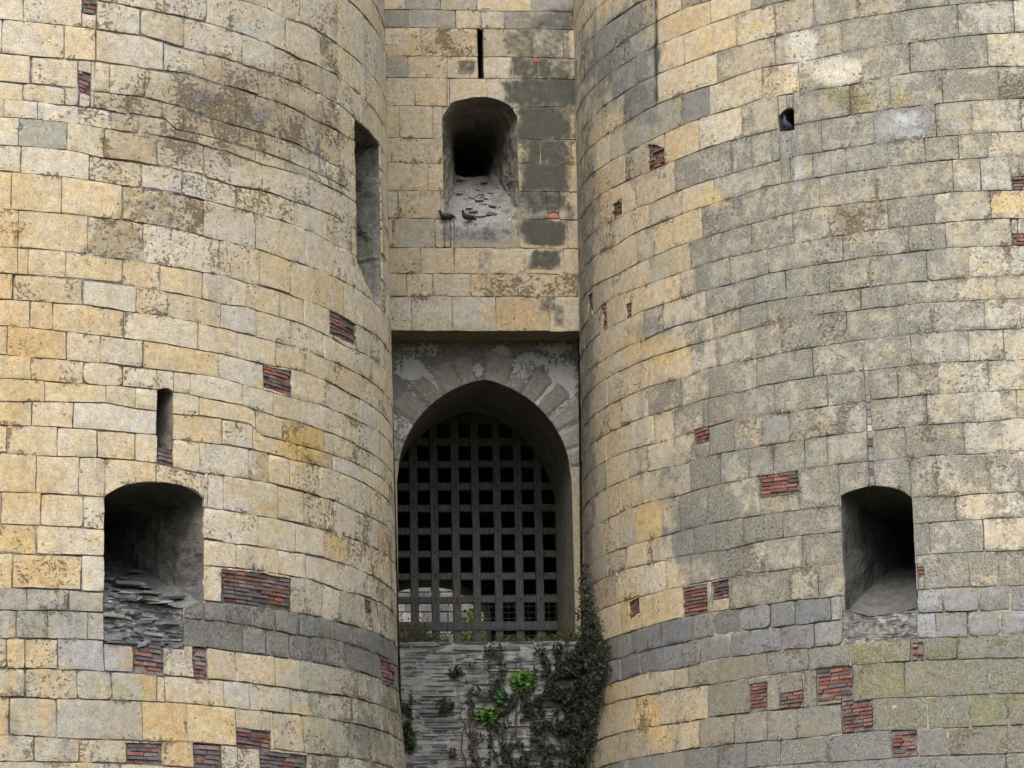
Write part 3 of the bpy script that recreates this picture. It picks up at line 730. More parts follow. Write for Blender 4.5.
L_BLOB = [(330, 715, 70, 50, .35, (.33, .32, .27), 0, .2, .15, .05), (60, 720, 70, 50, .3, (.36, .335, .28), 0, .15, .05, .05), (150, 655, 45, 20, .4, GY, 0, .2, 0, .25), (60, 520, 4, 60, .3, GY, 0, .2, 0, .1), (250, 590, 5, 60, .3, GY, 0, .2, 0, .1), (330, 420, 4, 70, .3, GY, .1, .2, 0, .1), (215, 300, 4, 50, .25, GY, 0, .2, 0, .1), (215, 115, 105, 55, .7, BR, .6, .15, 0, 0), (160, 210, 42, 18, .8, BR, .6, .1, 0, 0), (116, 240, 30, 22, .8, BR, .7, 0, 0, 0), (300, 130, 45, 30, .4, BR, .4, .1, 0, 0), (255, 115, 15, 10, .6, (.2, .19, .2), .2, .1, 0, 0), (205, 100, 25, 10, .8, (.2, .19, .2), .2, .1, 0, 0),
 (12, 655, 6, 45, .6, OR, 0, 0, 0, 0), (45, 690, 7, 70, .55, OR, 0, 0, 0, 0), (62, 680, 7, 30, .5, OR, 0, 0, 0, 0), (30, 650, 8, 28, .5, OR, 0, 0, 0, 0), (5, 720, 6, 40, .6, OR, 0, 0, 0, .1), (125, 655, 12, 14, .7, OR, 0, 0, 0, 0), (150, 685, 8, 16, .7, OR, 0, 0, 0, 0), (80, 760, 8, 25, .4, OR, 0, 0, 0, 0),
 (12, 730, 7, 18, .6, (.22, .20, .18), 0, .2, 0, .4), (65, 755, 8, 13, .5, (.25, .23, .2), 0, .2, .2, .3), (20, 330, 55, 90, .5, OR, .1, 0, 0, 0), (12, 200, 30, 50, .4, OR, .1, 0, 0, 0), (25, 575, 70, 16, .5, OR, .25, 0, 0, 0), (15, 545, 22, 8, .7, YE, .3, 0, 0, 0), (25, 480, 45, 30, .4, OR, 0, 0, 0, 0),
 (302, 447, 19, 20, .8, (.56, .37, .12), .2, 0, 0, 0), (337, 545, 12, 10, .6, YE, .2, 0, 0, 0), (265, 508, 14, 8, .5, OR, 0, 0, 0, 0), (30, 345, 36, 14, .6, OR, .1, 0, 0, 0), (60, 390, 40, 14, .4, YE, 0, 0, 0, 0), (215, 718, 30, 20, .35, YE, .1, 0, 0, 0), (165, 722, 24, 24, .5, OR, 0, 0, 0, 0), (300, 720, 15, 18, .4, YE, .1, 0, 0, 0),
 (380, 710, 24, 60, .8, None, .1, .3, .25, .05), (345, 740, 30, 30, .6, None, 0, .25, .2, 0), (283, 665, 6, 14, .8, None, 0, .2, .5, .2), (378, 560, 20, 70, .9, None, .35, .25, 0, 0), (372, 250, 18, 90, .6, None, .3, .2, 0, 0), (230, 520, 30, 24, .5, WH, 0, 0, 0, 0), (235, 460, 26, 16, .5, WH, 0, 0, 0, 0), (175, 60, 30, 20, .4, WH, 0, 0, 0, 0),
 (140, 25, 25, 20, .4, WH, 0, 0, 0, 0), (255, 40, 28, 25, .4, WH, 0, 0, 0, 0), (150, 608, 45, 10, .5, (.2, .2, .2), 0, .2, 0, .2), (60, 625, 50, 20, .6, GY, 0, .2, .1, 0), (95, 655, 34, 14, .7, (.36, .36, .365), 0, 0, 0, 0), (215, 612, 30, 9, .6, (.36, .36, .36), 0, .2, 0, 0)]
R_BLOB = [(880, 660, 40, 30, .5, GY, 0, .1, .2, .2), (790, 160, 5, 45, .5, GY, 0, .2, 0, .25), (760, 300, 5, 70, .4, GY, 0, .3, 0, .1), (920, 330, 5, 70, .35, GY, 0, .3, 0, .1), (840, 420, 4, 60, .35, GY, 0, .3, 0, .1), (700, 300, 4, 60, .4, GY, .1, .3, 0, .1), (640, 430, 4, 80, .4, GY, .1, .3, 0, .1), (803, 48, 14, 22, .85, WH, .2, -.4, 0, 0), (838, 72, 28, 13, .85, WH, .2, -.5, 0, 0), (793, 84, 8, 14, .8, (.6, .52, .36), .1, -.4, 0, 0), (798, 180, 6, 14, .7, (.45, .45, .47), 0, 0, 0, 0), (755, 26, 10, 6, .9, YE, 0, -.4, 0, 0),
 (690, 400, 45, 30, .8, None, .1, .3, 0, .05), (715, 540, 60, 40, .9, (.26, .25, .22), 0, .4, 0, .1), (690, 480, 40, 40, .6, (.27, .26, .225), 0, .3, 0, .08), (800, 300, 60, 40, .4, (.30, .29, .25), 0, .25, 0, 0), (730, 440, 70, 18, .6, None, 0, .3, 0, .05), (725, 335, 60, 20, .5, None, 0, .25, 0, 0), (620, 62, 40, 52, .9, GY, .2, .35, 0, .05), (640, 95, 12, 12, .8, (.2, .2, .2), 0, .2, 0, .1), (650, 118, 14, 8, .6, (.2, .2, .2), 0, .2, 0, .1),
 (846, 217, 16, 13, .95, (.25, .21, .155), .6, 0, 0, 0), (870, 212, 14, 5, .8, (.25, .21, .155), .5, 0, 0, 0), (815, 431, 33, 9, .9, BR, .7, 0, 0, 0), (935, 434, 32, 9, .9, BR, .7, 0, 0, 0), (790, 315, 20, 9, .6, BR, .5, .1, 0, 0), (650, 330, 20, 14, .7, (.25, .23, .22), .4, .2, 0, 0), (605, 210, 20, 40, .7, None, .5, .1, 0, 0), (590, 190, 8, 30, .6, BR, .3, 0, 0, 0), (640, 170, 20, 14, .6, BR, .5, 0, 0, 0),
 (714, 200, 14, 9, .8, YE, 0, -.4, 0, 0), (650, 522, 13, 22, .8, YE, .1, -.4, 0, 0), (646, 715, 13, 20, .9, YE, .5, -.3, 0, 0), (660, 735, 10, 8, .7, YE, .2, -.2, 0, 0), (1010, 205, 22, 14, .6, YE, .1, -.2, 0, 0), (645, 610, 28, 18, .6, YE, .2, -.3, 0, 0), (640, 345, 16, 12, .5, YE, 0, -.2, 0, 0), (667, 350, 22, 14, .6, YE, .2, -.3, 0, 0),
 (836, 100, 12, 14, .9, None, 0, 0, .75, 0), (860, 100, 14, 14, .7, None, 0, 0, .6, 0), (900, 100, 10, 8, .7, YE, 0, 0, .2, 0), (850, 245, 14, 8, .6, None, 0, 0, .5, 0), (940, 690, 100, 55, .5, None, 0, .1, .22, 0), (586, 380, 9, 330, .7, (.33, .31, .26), .1, .35, .05, .1), (656.5, 55, 2.5, 60, 1, (.1, .1, .1), 0, .3, 0, .9), (905, 124, 30, 18, .6, (.34, .35, .37), 0, -.1, 0, 0), (905, 120, 16, 6, .6, (.52, .53, .56), 0, 0, 0, 0),
 (975, 86, 60, 10, .7, None, 0, .5, 0, .05), (995, 470, 40, 16, .6, None, .1, .4, 0, 0), (880, 650, 30, 10, .5, WH, 0, .1, .2, 0), (700, 640, 90, 26, .5, None, 0, .2, 0, .1), (680, 700, 25, 20, .4, BR, .1, .1, 0, 0), (960, 600, 60, 12, .5, (.36, .37, .39), 0, -.05, 0, 0), (700, 745, 60, 20, .6, None, 0, .2, .15, .05)]

# ------------------------------------------------------------------ the two towers
ZTOP = 24.
class Lab: pass
def region_px(surf, top, bot): return Region(surf, top, bot)
def rad(surf, reg): return -surf.N(.5*(reg.s0+reg.s1))
def arcs(x0, x1, y0, y1, rise, n=10):
    # head of an opening: points from springing (x0,y0) to (x1,y1) with the given rise in the middle
    return [(x0+(x1-x0)*t, y0+(y1-y0)*t-rise*(1-(2*t-1)**2)) for t in [i/n for i in range(n+1)]]
def count_up(beds, ztop, seed):
    r = random.Random(seed); z = beds[0].m; n = 0
    while z < ztop: z += r.uniform(.36, .5); n += 1
    return n
def joints_s(surf, beds, js):
    out = []
    for i, row in enumerate(js):
        o = []
        for x in row:
            y = []
            s = None
            # height of the course at this joint: iterate between picture column and arc position
            z = .5*(beds[i].m+beds[i+1].m); yy = 400.
            lo, hi = -300., 1100.
            for _ in range(28):
                mid = .5*(lo+hi); q = surf.px(x, mid)
                if q[1] > z: lo = mid
                else: hi = mid
            o.append(surf.px(x, .5*(lo+hi))[0])
        out.append(sorted(o))
    return out
# ---- left tower
L_beds = [Line(TL, p) for p in LEFT_BEDS]; len_up_L = count_up(L_beds, ZTOP, 11)
L_j = joints_s(TL, L_beds, LEFT_JOINTS)
gun_L = Region(TL, [(104.5, 497), (110, 493), (121, 487), (132, 484), (143, 482.2), (155, 482), (166, 482.5), (181, 485), (195, 491), (204.5, 499)], [(104.5, 598), (130, 601), (160, 605), (184, 608), (204.5, 600)])
slit_L = Region(TL, [(157, 392), (159, 389), (165, 388), (171, 389.5), (173.5, 393)], [(157, 447), (173.5, 450)])
slot_L = Region(TL, [(354, 118), (366, 128), (376, 140), (381, 147)], [(358, 262), (366, 283), (376, 300), (382, 308)])
rub_L = Region(TL, [(104, 599), (130, 602), (160, 606), (184, 608)], [(104, 643), (133, 646), (185, 649)])
br_L = [Region(TL, p[:2], p[2:]) for p in LEFT_BRICK]
tower_l = empty('round_tower', (TL.c[0], TL.c[1], 0), 'cream limestone round tower left of the gate, wide arched gun port below a short slit', 'tower', 'twin gate towers')
mbs = dict(wall=MB(), slate_band=MB())
lay_wall(TL, L_beds, L_j, [gun_L, slit_L, slot_L, rub_L]+br_L, left_style, 11, -5.5, 13.2, 0., ZTOP, mbs)
def tower_back(mb, T, sa, sb):
    # the plain far side and top of the tower
    n = 24
    for i in range(n):
        a, b = sa+(sb-sa)*i/n, sa+(sb-sa)*(i+1)/n
        q = [mb.vert(T.P(s, z, -.03), (.4, .34, .24)) for s, z in ((a, 0), (b, 0), (b, 5), (a, 5))]; mb.face(q, 1)
        q = [mb.vert(T.P(s, z, -.03), (.4, .34, .24)) for s, z in ((a, 5), (b, 5), (b, ZTOP), (a, ZTOP))]; mb.face(q, 1)
    c = mb.vert((T.c[0], T.c[1], ZTOP)); q = []
    for i in range(60): q.append(mb.vert(T.P(2*math.pi*T.R0*i/60, ZTOP, -.03)))
    for i in range(60): mb.face((q[i], q[(i+1) % 60], c), 1)
weather(mbs['wall'], L_BLOB)
tower_back(mbs['wall'], TL, 13.2, 2*math.pi*TL.R0-5.5)
mbs['wall'].build('wall', [M_STONE, M_MORT], tower_l); mbs['slate_band'].build('slate_band', [M_STONE, M_MORT], tower_l)
RG_L = [(0, 0, 0, 0, 0), (.25, 0, .0, 0, .06), (.7, .03, .03, .05, .28), (1.3, .08, .10, .1, .58), (2.0, .14, .2, .16, .85), (2.6, .3, .4, .3, .95)]
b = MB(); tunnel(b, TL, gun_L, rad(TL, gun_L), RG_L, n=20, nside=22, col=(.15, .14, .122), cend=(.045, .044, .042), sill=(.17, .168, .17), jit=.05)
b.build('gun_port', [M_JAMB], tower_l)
debris('sill_rubble', TL, gun_L, rad(TL, gun_L), RG_L, 30, 31, tower_l, [(.15, .15, .158), (.20, .198, .195), (.10, .10, .107), (.25, .245, .24)], (.08, .42), .13, 1.4)
b = MB(); tunnel(b, TL, slit_L, rad(TL, slit_L), [(0, 0, 0, 0, 0), (.25, 0, .01, 0, 0), (.8, .02, .03, .05, .05)], n=6, col=(.2, .18, .15), cend=(.08, .075, .07), jit=.01)
b.build('arrow_slit', [M_JAMB], tower_l)
b = MB(); tunnel(b, TL, slot_L, rad(TL, slot_L), [(0, 0, 0, 0, 0), (.12, 0, .02, 0, .05), (.3, 0, .05, .02, .2), (.55, .03, .08, .05, .55), (.8, .05, .1, .1, .8)], n=6, nside=26, col=(.19, .182, .165), cend=(.09, .087, .08), jit=.09, sill=(.30, .28, .24))
b.build('tall_slot', [M_JAMB], tower_l)
LPAL = [((.20, .092, .072), .24), ((.28, .13, .09), .05), ((.125, .105, .112), .40), ((.19, .135, .13), .30)]
for i, g in enumerate(br_L): bricks('brick_patch', TL, g, 100+i, tower_l, pal=LPAL)
SLPAL = [((.15, .15, .155), .4), ((.22, .215, .21), .3), ((.085, .085, .092), .2), ((.29, .28, .27), .1)]
rough_patch('slate_rubble', TL, rub_L, tower_l, [(.085, .085, .09), (.125, .125, .13), (.19, .186, .182), (.33, .32, .31)], 40, .05, 2.4)
rub_L2 = Region(TL, [(108, 622), (185, 627)], [(112, 643), (184, 648)])
o = MB(); r_ = random.Random(44)
for _ in range(46):
    s_ = r_.uniform(rub_L.s0+.1, rub_L.s1-.1); z_ = rub_L2.lo(s_)+abs(r_.gauss(.05, .22)); L_ = r_.uniform(.08, .4); h_ = r_.uniform(.012, .035); c_ = r_.choice([(.11, .11, .118), (.15, .15, .158), (.21, .208, .205)])
    if z_ > rub_L.hi(s_)-.03: continue
    s_ = min(max(s_, rub_L.s0+L_/2), rub_L.s1-L_/2)
    o.box(TL.P(s_, z_, r_.uniform(-.09, -.02)), TL.T(s_)*L_/2+Vector((0, 0, r_.gauss(0, .015))), Vector((0, 0, h_)), TL.N(s_)*.06, tuple(x*L_**.0*(.8+.4*((s_*7.1) % 1)) for x in c_), 0, bev=.12)
o.build('slates', [M_SLATE], tower_l)
# ---- right tower
R_beds = [Line(TR, p) for p in RIGHT_BEDS]; len_up_R = count_up(R_beds, ZTOP, 12)
R_j = joints_s(TR, R_beds, RIGHT_JOINTS)
gun_R = Region(TR, [(839, 497), (846, 493), (855, 490), (866, 487), (877, 485.5), (888, 487), (900, 490), (907, 494), (912, 498)], [(846, 610), (870, 616), (895, 613), (917, 607)])
slit_R = Region(TR, [(867, 395), (872, 395)], [(867.5, 483), (872.8, 483)])
hole_R = Region(TR, [(778.5, 116), (783, 110), (788, 108), (794, 109)], [(778.5, 132), (794, 130)])
rub_R = Region(TR, [(842, 610), (870, 616), (895, 613), (918, 607)], [(842, 642), (880, 640), (918, 636)])
br_R = [Region(TR, p[:2], p[2:]) for p in RIGHT_BRICK]
tower_r = empty('round_tower', (TR.c[0], TR.c[1], 0), 'greyer lichen-crusted round tower right of the gate, gun port under a blocked slit', 'tower', 'twin gate towers')
mbs = dict(wall=MB(), slate_band=MB(), slate_band2=MB())
lay_wall(TR, R_beds, R_j, [gun_R, slit_R, hole_R, rub_R]+br_R, right_style, 12, -12.6, 5.2, 0., ZTOP, mbs)
weather(mbs['wall'], R_BLOB)
tower_back(mbs['wall'], TR, 5.2, 2*math.pi*TR.R0-12.6)
mbs['wall'].build('wall', [M_STONE, M_MORT], tower_r); mbs['slate_band'].build('slate_band', [M_STONE, M_MORT], tower_r); mbs['slate_band2'].build('slate_band', [M_STONE, M_MORT], tower_r)
RG_R = [(0, 0, 0, 0, 0), (.25, 0, .0, 0, .05), (.8, .02, .03, .05, .34), (1.5, .06, .06, .1, .72), (2.3, .12, .12, .16, 1.05), (3., .2, .2, .3, 1.15)]
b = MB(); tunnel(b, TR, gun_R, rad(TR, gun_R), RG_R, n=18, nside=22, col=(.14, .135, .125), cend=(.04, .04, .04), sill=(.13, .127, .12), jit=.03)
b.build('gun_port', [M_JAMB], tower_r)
b = MB(); tunnel(b, TR, hole_R, rad(TR, hole_R), [(0, 0, 0, 0, 0), (.3, 0, 0, 0, 0), (.7, .02, .02, .02, .02)], n=6, col=(.15, .14, .12), cend=(.05, .05, .05), jit=.01)
b.build('putlog_hole', [M_JAMB], tower_r)
for i, g in enumerate(br_R): bricks('brick_patch', TR, g, 200+i, tower_r)
bricks('blocked_slit', TR, slit_R, 60, tower_r, rowh=.12, lw=(.2, .3), pal=[((.20, .19, .18), .55), ((.34, .325, .31), .15), ((.14, .11, .10), .3)], depth=(-.035, -.01), gap=.006, ragged=0)
rough_patch('rubble_sill', TR, rub_R, tower_r, [(.11, .11, .105), (.16, .157, .148), (.21, .204, .185), (.30, .29, .262)], 61, .045, 1.)
# ------------------------------------------------------------------ gate wall between the towers
G_beds = []
class FlatLine:
    def __init__(self, y): self.m = GW.px(485, y)[1]; self.sd = y
    def __call__(self, s): return self.m+.012*nz(s, self.m, 3., 1.1)
G_beds = [FlatLine(y) for y in GATE_BEDS]
G_j = [[GW.px(x, .5*(GATE_BEDS[i]+GATE_BEDS[i+1]))[0] for x in row] for i, row in enumerate(GATE_JOINTS)]
win = Region(GW, [(443, 118), (445, 110), (451, 104), (460, 100), (472, 97.5), (484, 97), (496, 99), (507, 103.5), (515, 110), (517.5, 118)], [(443, 213), (452, 220), (480, 223), (508, 221), (519, 208)])
slitG = Region(GW, [(477.6, 29), (483.2, 29)], [(478, 78), (483.4, 78)])
STAINS = [(547, 62, 28, 55, .72), (545, 140, 28, 78, .82), (546, 215, 18, 36, .55), (520, 160, 8, 60, .5), (545, 215, 18, 30, .4), (518, 43, 16, 14, .7), (548, 43, 12, 13, .5), (530, 67, 22, 11, .9), (556, 68, 12, 10, .45), (528, 92, 30, 13, .95), (560, 92, 16, 13, 1.), (542, 122, 26, 15, 1.05), (546, 151, 22, 12, .95), (544, 177, 22, 13, 1.05),
          (538, 203, 20, 13, .6), (543, 233, 22, 14, 1.1), (545, 260, 17, 11, .9), (546, 306, 9, 9, .75), (558, 316, 7, 12, .7), (484, 262, 8, 12, .55), (478, 236, 40, 10, .45), (520, 20, 22, 8, .5), (410, 190, 10, 6, .4), (466, 67, 10, 8, .8)]
G_SPEC = [(385, 11, 408, 29, 'slate'), (408, 11, 456, 29, 'blue'), (504, 11, 580, 29, 'slate'), (385, -20, 440, 11, 'blue'), (440, -20, 477, 11, 'grey'), (530, -20, 580, 11, 'blue'), (385, 57, 408, 79, 'grey'), (421, 29, 478, 57, 'yellow'), (477, -20, 530, 11, 'cream'),
          (440, 79, 487, 107, 'pale'), (415, 79, 440, 107, 'cream'), (496, 297, 550, 331, 'yellow'), (519, 273, 580, 297, 'yellow'), (471, 273, 519, 297, 'yellow'), (385, 297, 496, 331, 'pale'), (454, 219, 520, 248, 'grey'), (512, 191, 560, 219, 'grey'), (558, 191, 580, 219, 'beige')]
def gate_style(px, py, r, ci, s):
    c = pick(r, dict(cream=.7, pale=.15, beige=.15)); pit = max(0, r.gauss(.1, .12)); l = r.uniform(-.1, .12)
    for x0, y0, x1, y1, k in G_SPEC:
        if x0 <= px <= x1 and y0 <= py <= y1: c = k
    if px > 465 and 272 < py < 297: pit = .75
    if 29 < py < 57 and 421 < px < 478: pit = .7
    col = blend(r, c, 'cream', .3)
    col = tuple(x*.9 for x in col)
    return dict(mesh='wall', col=col, mask=(pit, max(l, 0), 0, 0), gap=r.uniform(.004, .009))
gate = empty('gate_wall', GW.P(-1.7, 0., 0), 'flat yellowish wall over the pointed gateway, squeezed between the round towers, with a deep arched window', 'gatehouse')
br_G = [Region(GW, p[:2], p[2:]) for p in GATE_BRICK]
mb = MB(); uL, uR = -7.4, GW.px(579, 200)[0]+.5
lay_wall(GW, G_beds, G_j, [win, slitG]+br_G, gate_style, 21, uL, uR, 12., ZTOP, dict(wall=mb), extra=False)
# algae stains follow blocks on the right of the window
for i, v in enumerate(mb.v):
    p = proj(v); d = 0.
    for x, y, rx, ry, a in STAINS:
        q = max(abs(p[0]-x)/rx, abs(p[1]-y)/ry)+.3*nz(v[0], v[2], 1., 3.5)
        if q < 1.25: d = max(d, a*min(1, (1.25-q)/.45))
    if d: k = mb.k[i]; mb.k[i] = (k[0], k[1], k[2], d)
zs = G_beds[-1].m; zt_ = G_beds[0].m
for a, b_ in ((zt_, ZTOP),):
    backing(mb, GW, uL, uR, lambda s: a, lambda s: b_)
# soffit and thickness of the wall above the recess
q = [mb.vert(GW.P(s, zs, o), (.33, .28, .19), (.2, .3, 0, .3)) for s, o in ((uL, -.004), (uR, -.004), (uR, -1.2), (uL, -1.2))]; mb.face(q[::-1], 0)
weather(mb, [(395, 190, 12, 10, .7, None, 0, .2, .3, .3), (440, 312, 60, 12, .4, WH, 0, 0, 0, 0), (510, 316, 30, 14, .5, OR, .1, 0, 0, 0), (470, 232, 40, 12, .8, (.36, .35, .34), .1, .3, 0, .2), (460, 225, 30, 6, .8, (.5, .48, .46), 0, 0, 0, 0), (455, 45, 22, 14, .5, OR, .4, .1, 0, 0), (400, 70, 14, 10, .7, GY, .1, .3, 0, .1), (430, 43, 60, 14, .3, BR, .3, .1, 0, .1), (455, 50, 40, 34, .3, None, .1, .2, 0, .1), (520, 270, 60, 30, .3, None, .2, .1, 0, .1)])
mb.build('wall', [M_STONE, M_MORT], gate)
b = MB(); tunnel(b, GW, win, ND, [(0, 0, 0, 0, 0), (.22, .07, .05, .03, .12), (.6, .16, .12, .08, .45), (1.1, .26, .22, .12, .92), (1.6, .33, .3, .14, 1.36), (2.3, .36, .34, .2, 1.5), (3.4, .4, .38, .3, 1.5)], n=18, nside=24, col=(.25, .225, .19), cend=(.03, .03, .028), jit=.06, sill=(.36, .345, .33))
RG_W = [(0, 0, 0, 0, 0), (.22, .07, .05, .03, .12), (.6, .16, .12, .08, .45), (1.1, .26, .22, .12, .92), (1.6, .33, .3, .14, 1.36)]
debris('sill_rubble', GW, win, ND, RG_W, 26, 33, gate, [(.40, .39, .38), (.30, .29, .28), (.20, .195, .19)], (.05, .2), .2, 1.2, None, -.3)
# stained lower half: pale droppings on the sill, colour darker with depth
b.build('window', [M_JAMB], gate)
b = MB(); tunnel(b, GW, slitG, ND, [(0, 0, 0, 0, 0), (.3, 0, 0, 0, 0), (.8, .0, .0, .03, .03)], n=3, col=(.14, .13, .11), cend=(.04, .04, .04), jit=.004)
b.build('arrow_slit', [M_JAMB], gate)

for i, g in enumerate(br_G): bricks('brick_patch', GW, g, 300+i, gate, rowh=.1, pal=[((.42, .16, .09), .7), ((.36, .15, .10), .3)], ragged=0)
# ---- recessed rendered panel with the pointed arch
ARC_L = [(396.5, 575), (397, 482), (401.6, 456), (408.4, 434.8), (417, 419), (427, 409), (439.7, 399.6), (453.4, 391.8), (469, 383.8), (482.7, 379.8)]
ARC_R = [(482.7, 379.8), (500, 385.5), (518, 392.8), (531.5, 399.6), (543, 411), (555, 427), (565.7, 450), (571.6, 476.4), (573, 532), (575.4, 575)]
aL = [GP.px(*p) for p in ARC_L]; aR = [GP.px(*p) for p in ARC_R]
zsill = GP.px(487, 648)[1]
uA, uB = aL[1][0], aR[-3][0]
spr = min(aL[1][1], aR[-3][1])
head = [(max(p[0], uA), p[1]) for p in aL[1:]]+[(min(p[0], uB), p[1]) for p in aR[1:-2]]
head[0] = (uA, spr); head[-1] = (uB, spr)
# two-centred pointed arch through the traced springings and apex
ua_, za_ = GP.px(484, 379.6)
def limb(w, rise, n=26):
    R_ = (rise*rise+w*w)/(2*w); a1 = math.atan2(rise, R_-w)
    return [(R_-R_*math.cos(a1*i/n), R_*math.sin(a1*i/n)) for i in range(n+1)]
lw_, rw_ = ua_-uA, uB-ua_
head = [(uA+x, spr+z) for x, z in limb(lw_, za_-spr)]+[(uB-x, spr+z) for x, z in limb(rw_, za_-spr)[::-1][1:]]
head[0] = (uA, spr); head[-1] = (uB, spr)
hx = [p[0] for p in head]; hz = [p[1] for p in head]
def arch_z(u): return float(np.interp(u, hx, hz)) if uA < u < uB else -1e9
pL, pR = -7.4, GP.px(578, 450)[0]+.6
ptop = zs+.02
b = MB()
# fine grid of the panel; cells inside the arch are left out, its edge vertices snap onto the curve
nu, nv = 64, 120
def panel_col(u, z):
    p = proj(GP.P(u, z)); k = 0.
    for x, y, rx, ry, a in ((560, 385, 17, 28, 1.25), (548, 400, 14, 14, 1.1), (410, 368, 18, 14, .9), (425, 385, 20, 16, .8), (400, 425, 10, 14, .9), (478, 370, 6, 7, .9), (500, 352, 12, 10, .7), (532, 362, 20, 8, .6), (560, 348, 20, 8, .8), (430, 350, 30, 8, .5)):
        q = math.hypot((p[0]-x)/rx, (p[1]-y)/ry); k = max(k, a*max(0, 1.3-q)/1.3)
    if p[1] > 428 and (p[0] > 562 or p[0] < 403): return (.40, .34, .24), (k*.2, 0, 0, .2)
    return (.19, .184, .175), (k, 0, 0, .25 if p[0] < 440 else .1)
zA = zsill-.9
us = sorted(set([pL+(uA-pL)*i/10 for i in range(11)]+[uA+(uB-uA)*i/nu for i in range(nu+1)]+[uB+(pR-uB)*i/8 for i in range(9)]))
G = {}
def colz(u):
    lo = arch_z(u) if uA+1e-6 < u < uB-1e-6 else zA
    return [lo+(ptop-lo)*(j/nv)**1.0 for j in range(nv+1)] if lo > zA else [zA+(spr-zA)*j/60 for j in range(60)]+[spr+(ptop-spr)*j/(nv-60) for j in range(nv-60+1)]
# left and right jamb strips and the field above the arch
def sheet(ulist, zfun, nvv):
    rows = []
    for u in ulist:
        z0, z1 = zfun(u); row = []
        for j in range(nvv+1):
            z = z0+(z1-z0)*j/nvv; c, k = panel_col(u, z); o = .012*nz(u, z, 0, 4)+.006*nz(u, z, 5, 15)
            if abs(z-z0) < 1e-6 or abs(u-uA) < 1e-6 or abs(u-uB) < 1e-6: o = 0
            row.append(b.vert(GP.P(u, z, o), c, k))
        rows.append(row)
    for r0, r1 in zip(rows, rows[1:]):
        for j in range(nvv): b.face((r0[j], r1[j], r1[j+1], r0[j+1]), 0, True)
sheet([uA+(uB-uA)*i/nu for i in range(nu+1)], lambda u: (min(max(arch_z(u), spr), ptop-.05) if uA+1e-6 < u < uB-1e-6 else spr, ptop), 40)
sheet([pL+(uA-pL)*i/30 for i in range(31)], lambda u: (zA, ptop), 90)
sheet([uB+(pR-uB)*i/8 for i in range(9)], lambda u: (zA, ptop), 90)
b.build('render_panel', [M_REND], gate)
# voussoirs standing a little proud of the render
def arch_normal(t):   # t along the head polyline 0..1 by length
    pass
L_ = [0.]
for p, q in zip(head, head[1:]): L_.append(L_[-1]+math.hypot(q[0]-p[0], q[1]-p[1]))
def hp(l):
    return (float(np.interp(l, L_, hx)), float(np.interp(l, L_, hz)))
apex = max(range(len(head)), key=lambda i: head[i][1]); La = L_[apex]
rv = random.Random(5); b = MB()
cutsL = [.52, .95, 1.32, 1.62, 1.95, 2.3]
l = .35
while l < L_[-1]-.3:
    w = rv.uniform(.30, .42); a, e = l, min(l+w, L_[-1]-.25)
    if a < La < e:
        e = La+.0
        if e-a < .12: l = La; continue
    N_ = 5; inn = []; outp = []; dep = rv.uniform(.52, .68)
    for i in range(N_+1):
        x = a+.014+(e-a-.028)*i/N_; p = hp(x); p2, p1 = hp(min(x+.12, L_[-1])), hp(max(x-.12, 0))
        tx, tz = p2[0]-p1[0], p2[1]-p1[1]; n_ = math.hypot(tx, tz); nx_, nz_ = -tz/n_, tx/n_
        inn.append((p[0]+nx_*.004, p[1]+nz_*.004)); outp.append((p[0]+nx_*dep, p[1]+nz_*dep))
    vv = rv.uniform(.88, 1.12); col = tuple(c*vv for c in (.245, .235, .21)); k = (rv.uniform(-.5, .3), 0, 0, rv.uniform(0, .2))
    k = (max(k[0], 0), 0, 0, k[3])
    rows = []
    NV = 8
    for j in range(NV+1):
        t = j/NV
        rows.append([b.vert(GP.P(p[0]+(q[0]-p[0])*t, p[1]+(q[1]-p[1])*t, .026+.008*nz(p[0]+t, p[1], 1, 6)-(.03 if j == NV or i_ in (0, N_) else 0)), col, k) for i_, (p, q) in enumerate(zip(inn, outp))])
    for r0, r1 in zip(rows, rows[1:]):
        for i in range(N_): b.face((r0[i], r0[i+1], r1[i+1], r1[i])[::-1] if False else (r0[i+1], r0[i], r1[i], r1[i+1]), 0, False)
    l = e
b.build('arch_stones', [M_REND], gate)
# rectangular light jamb stones at both sides
# ---- reveal of the gateway and the dark passage behind
DREV = 2.75
b = MB()
prof = [(uA, zsill-.8)]+[(uA, zsill+(spr-zsill)*i/6) for i in range(6)]+head+[(uB, spr+(zsill-spr)*i/6) for i in range(1, 7)]+[(uB, zsill-.8)]
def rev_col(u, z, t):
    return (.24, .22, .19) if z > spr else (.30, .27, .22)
rows = []
ND_ = 10
for j in range(ND_+1):
    d = DREV*j/ND_; row = []
    for (u, z) in prof:
        p = GP.P(u, z, -d)
        if 0 < j: p = p+Vector((nz(p.x, p.y, p.z, 2), 0, nz(p.z, p.x, p.y, 2)))*.02
        row.append(b.vert(p, tuple(c*(1+.25*nz(u*2, z, d, 1.7)) for c in rev_col(u, z, d))))
    rows.append(row)
for r0, r1 in zip(rows, rows[1:]):
    for i in range(len(prof)-1): b.face((r0[i], r1[i], r1[i+1], r0[i+1]), 0, True)
b.build('gateway_reveal', [M_JAMB], gate)
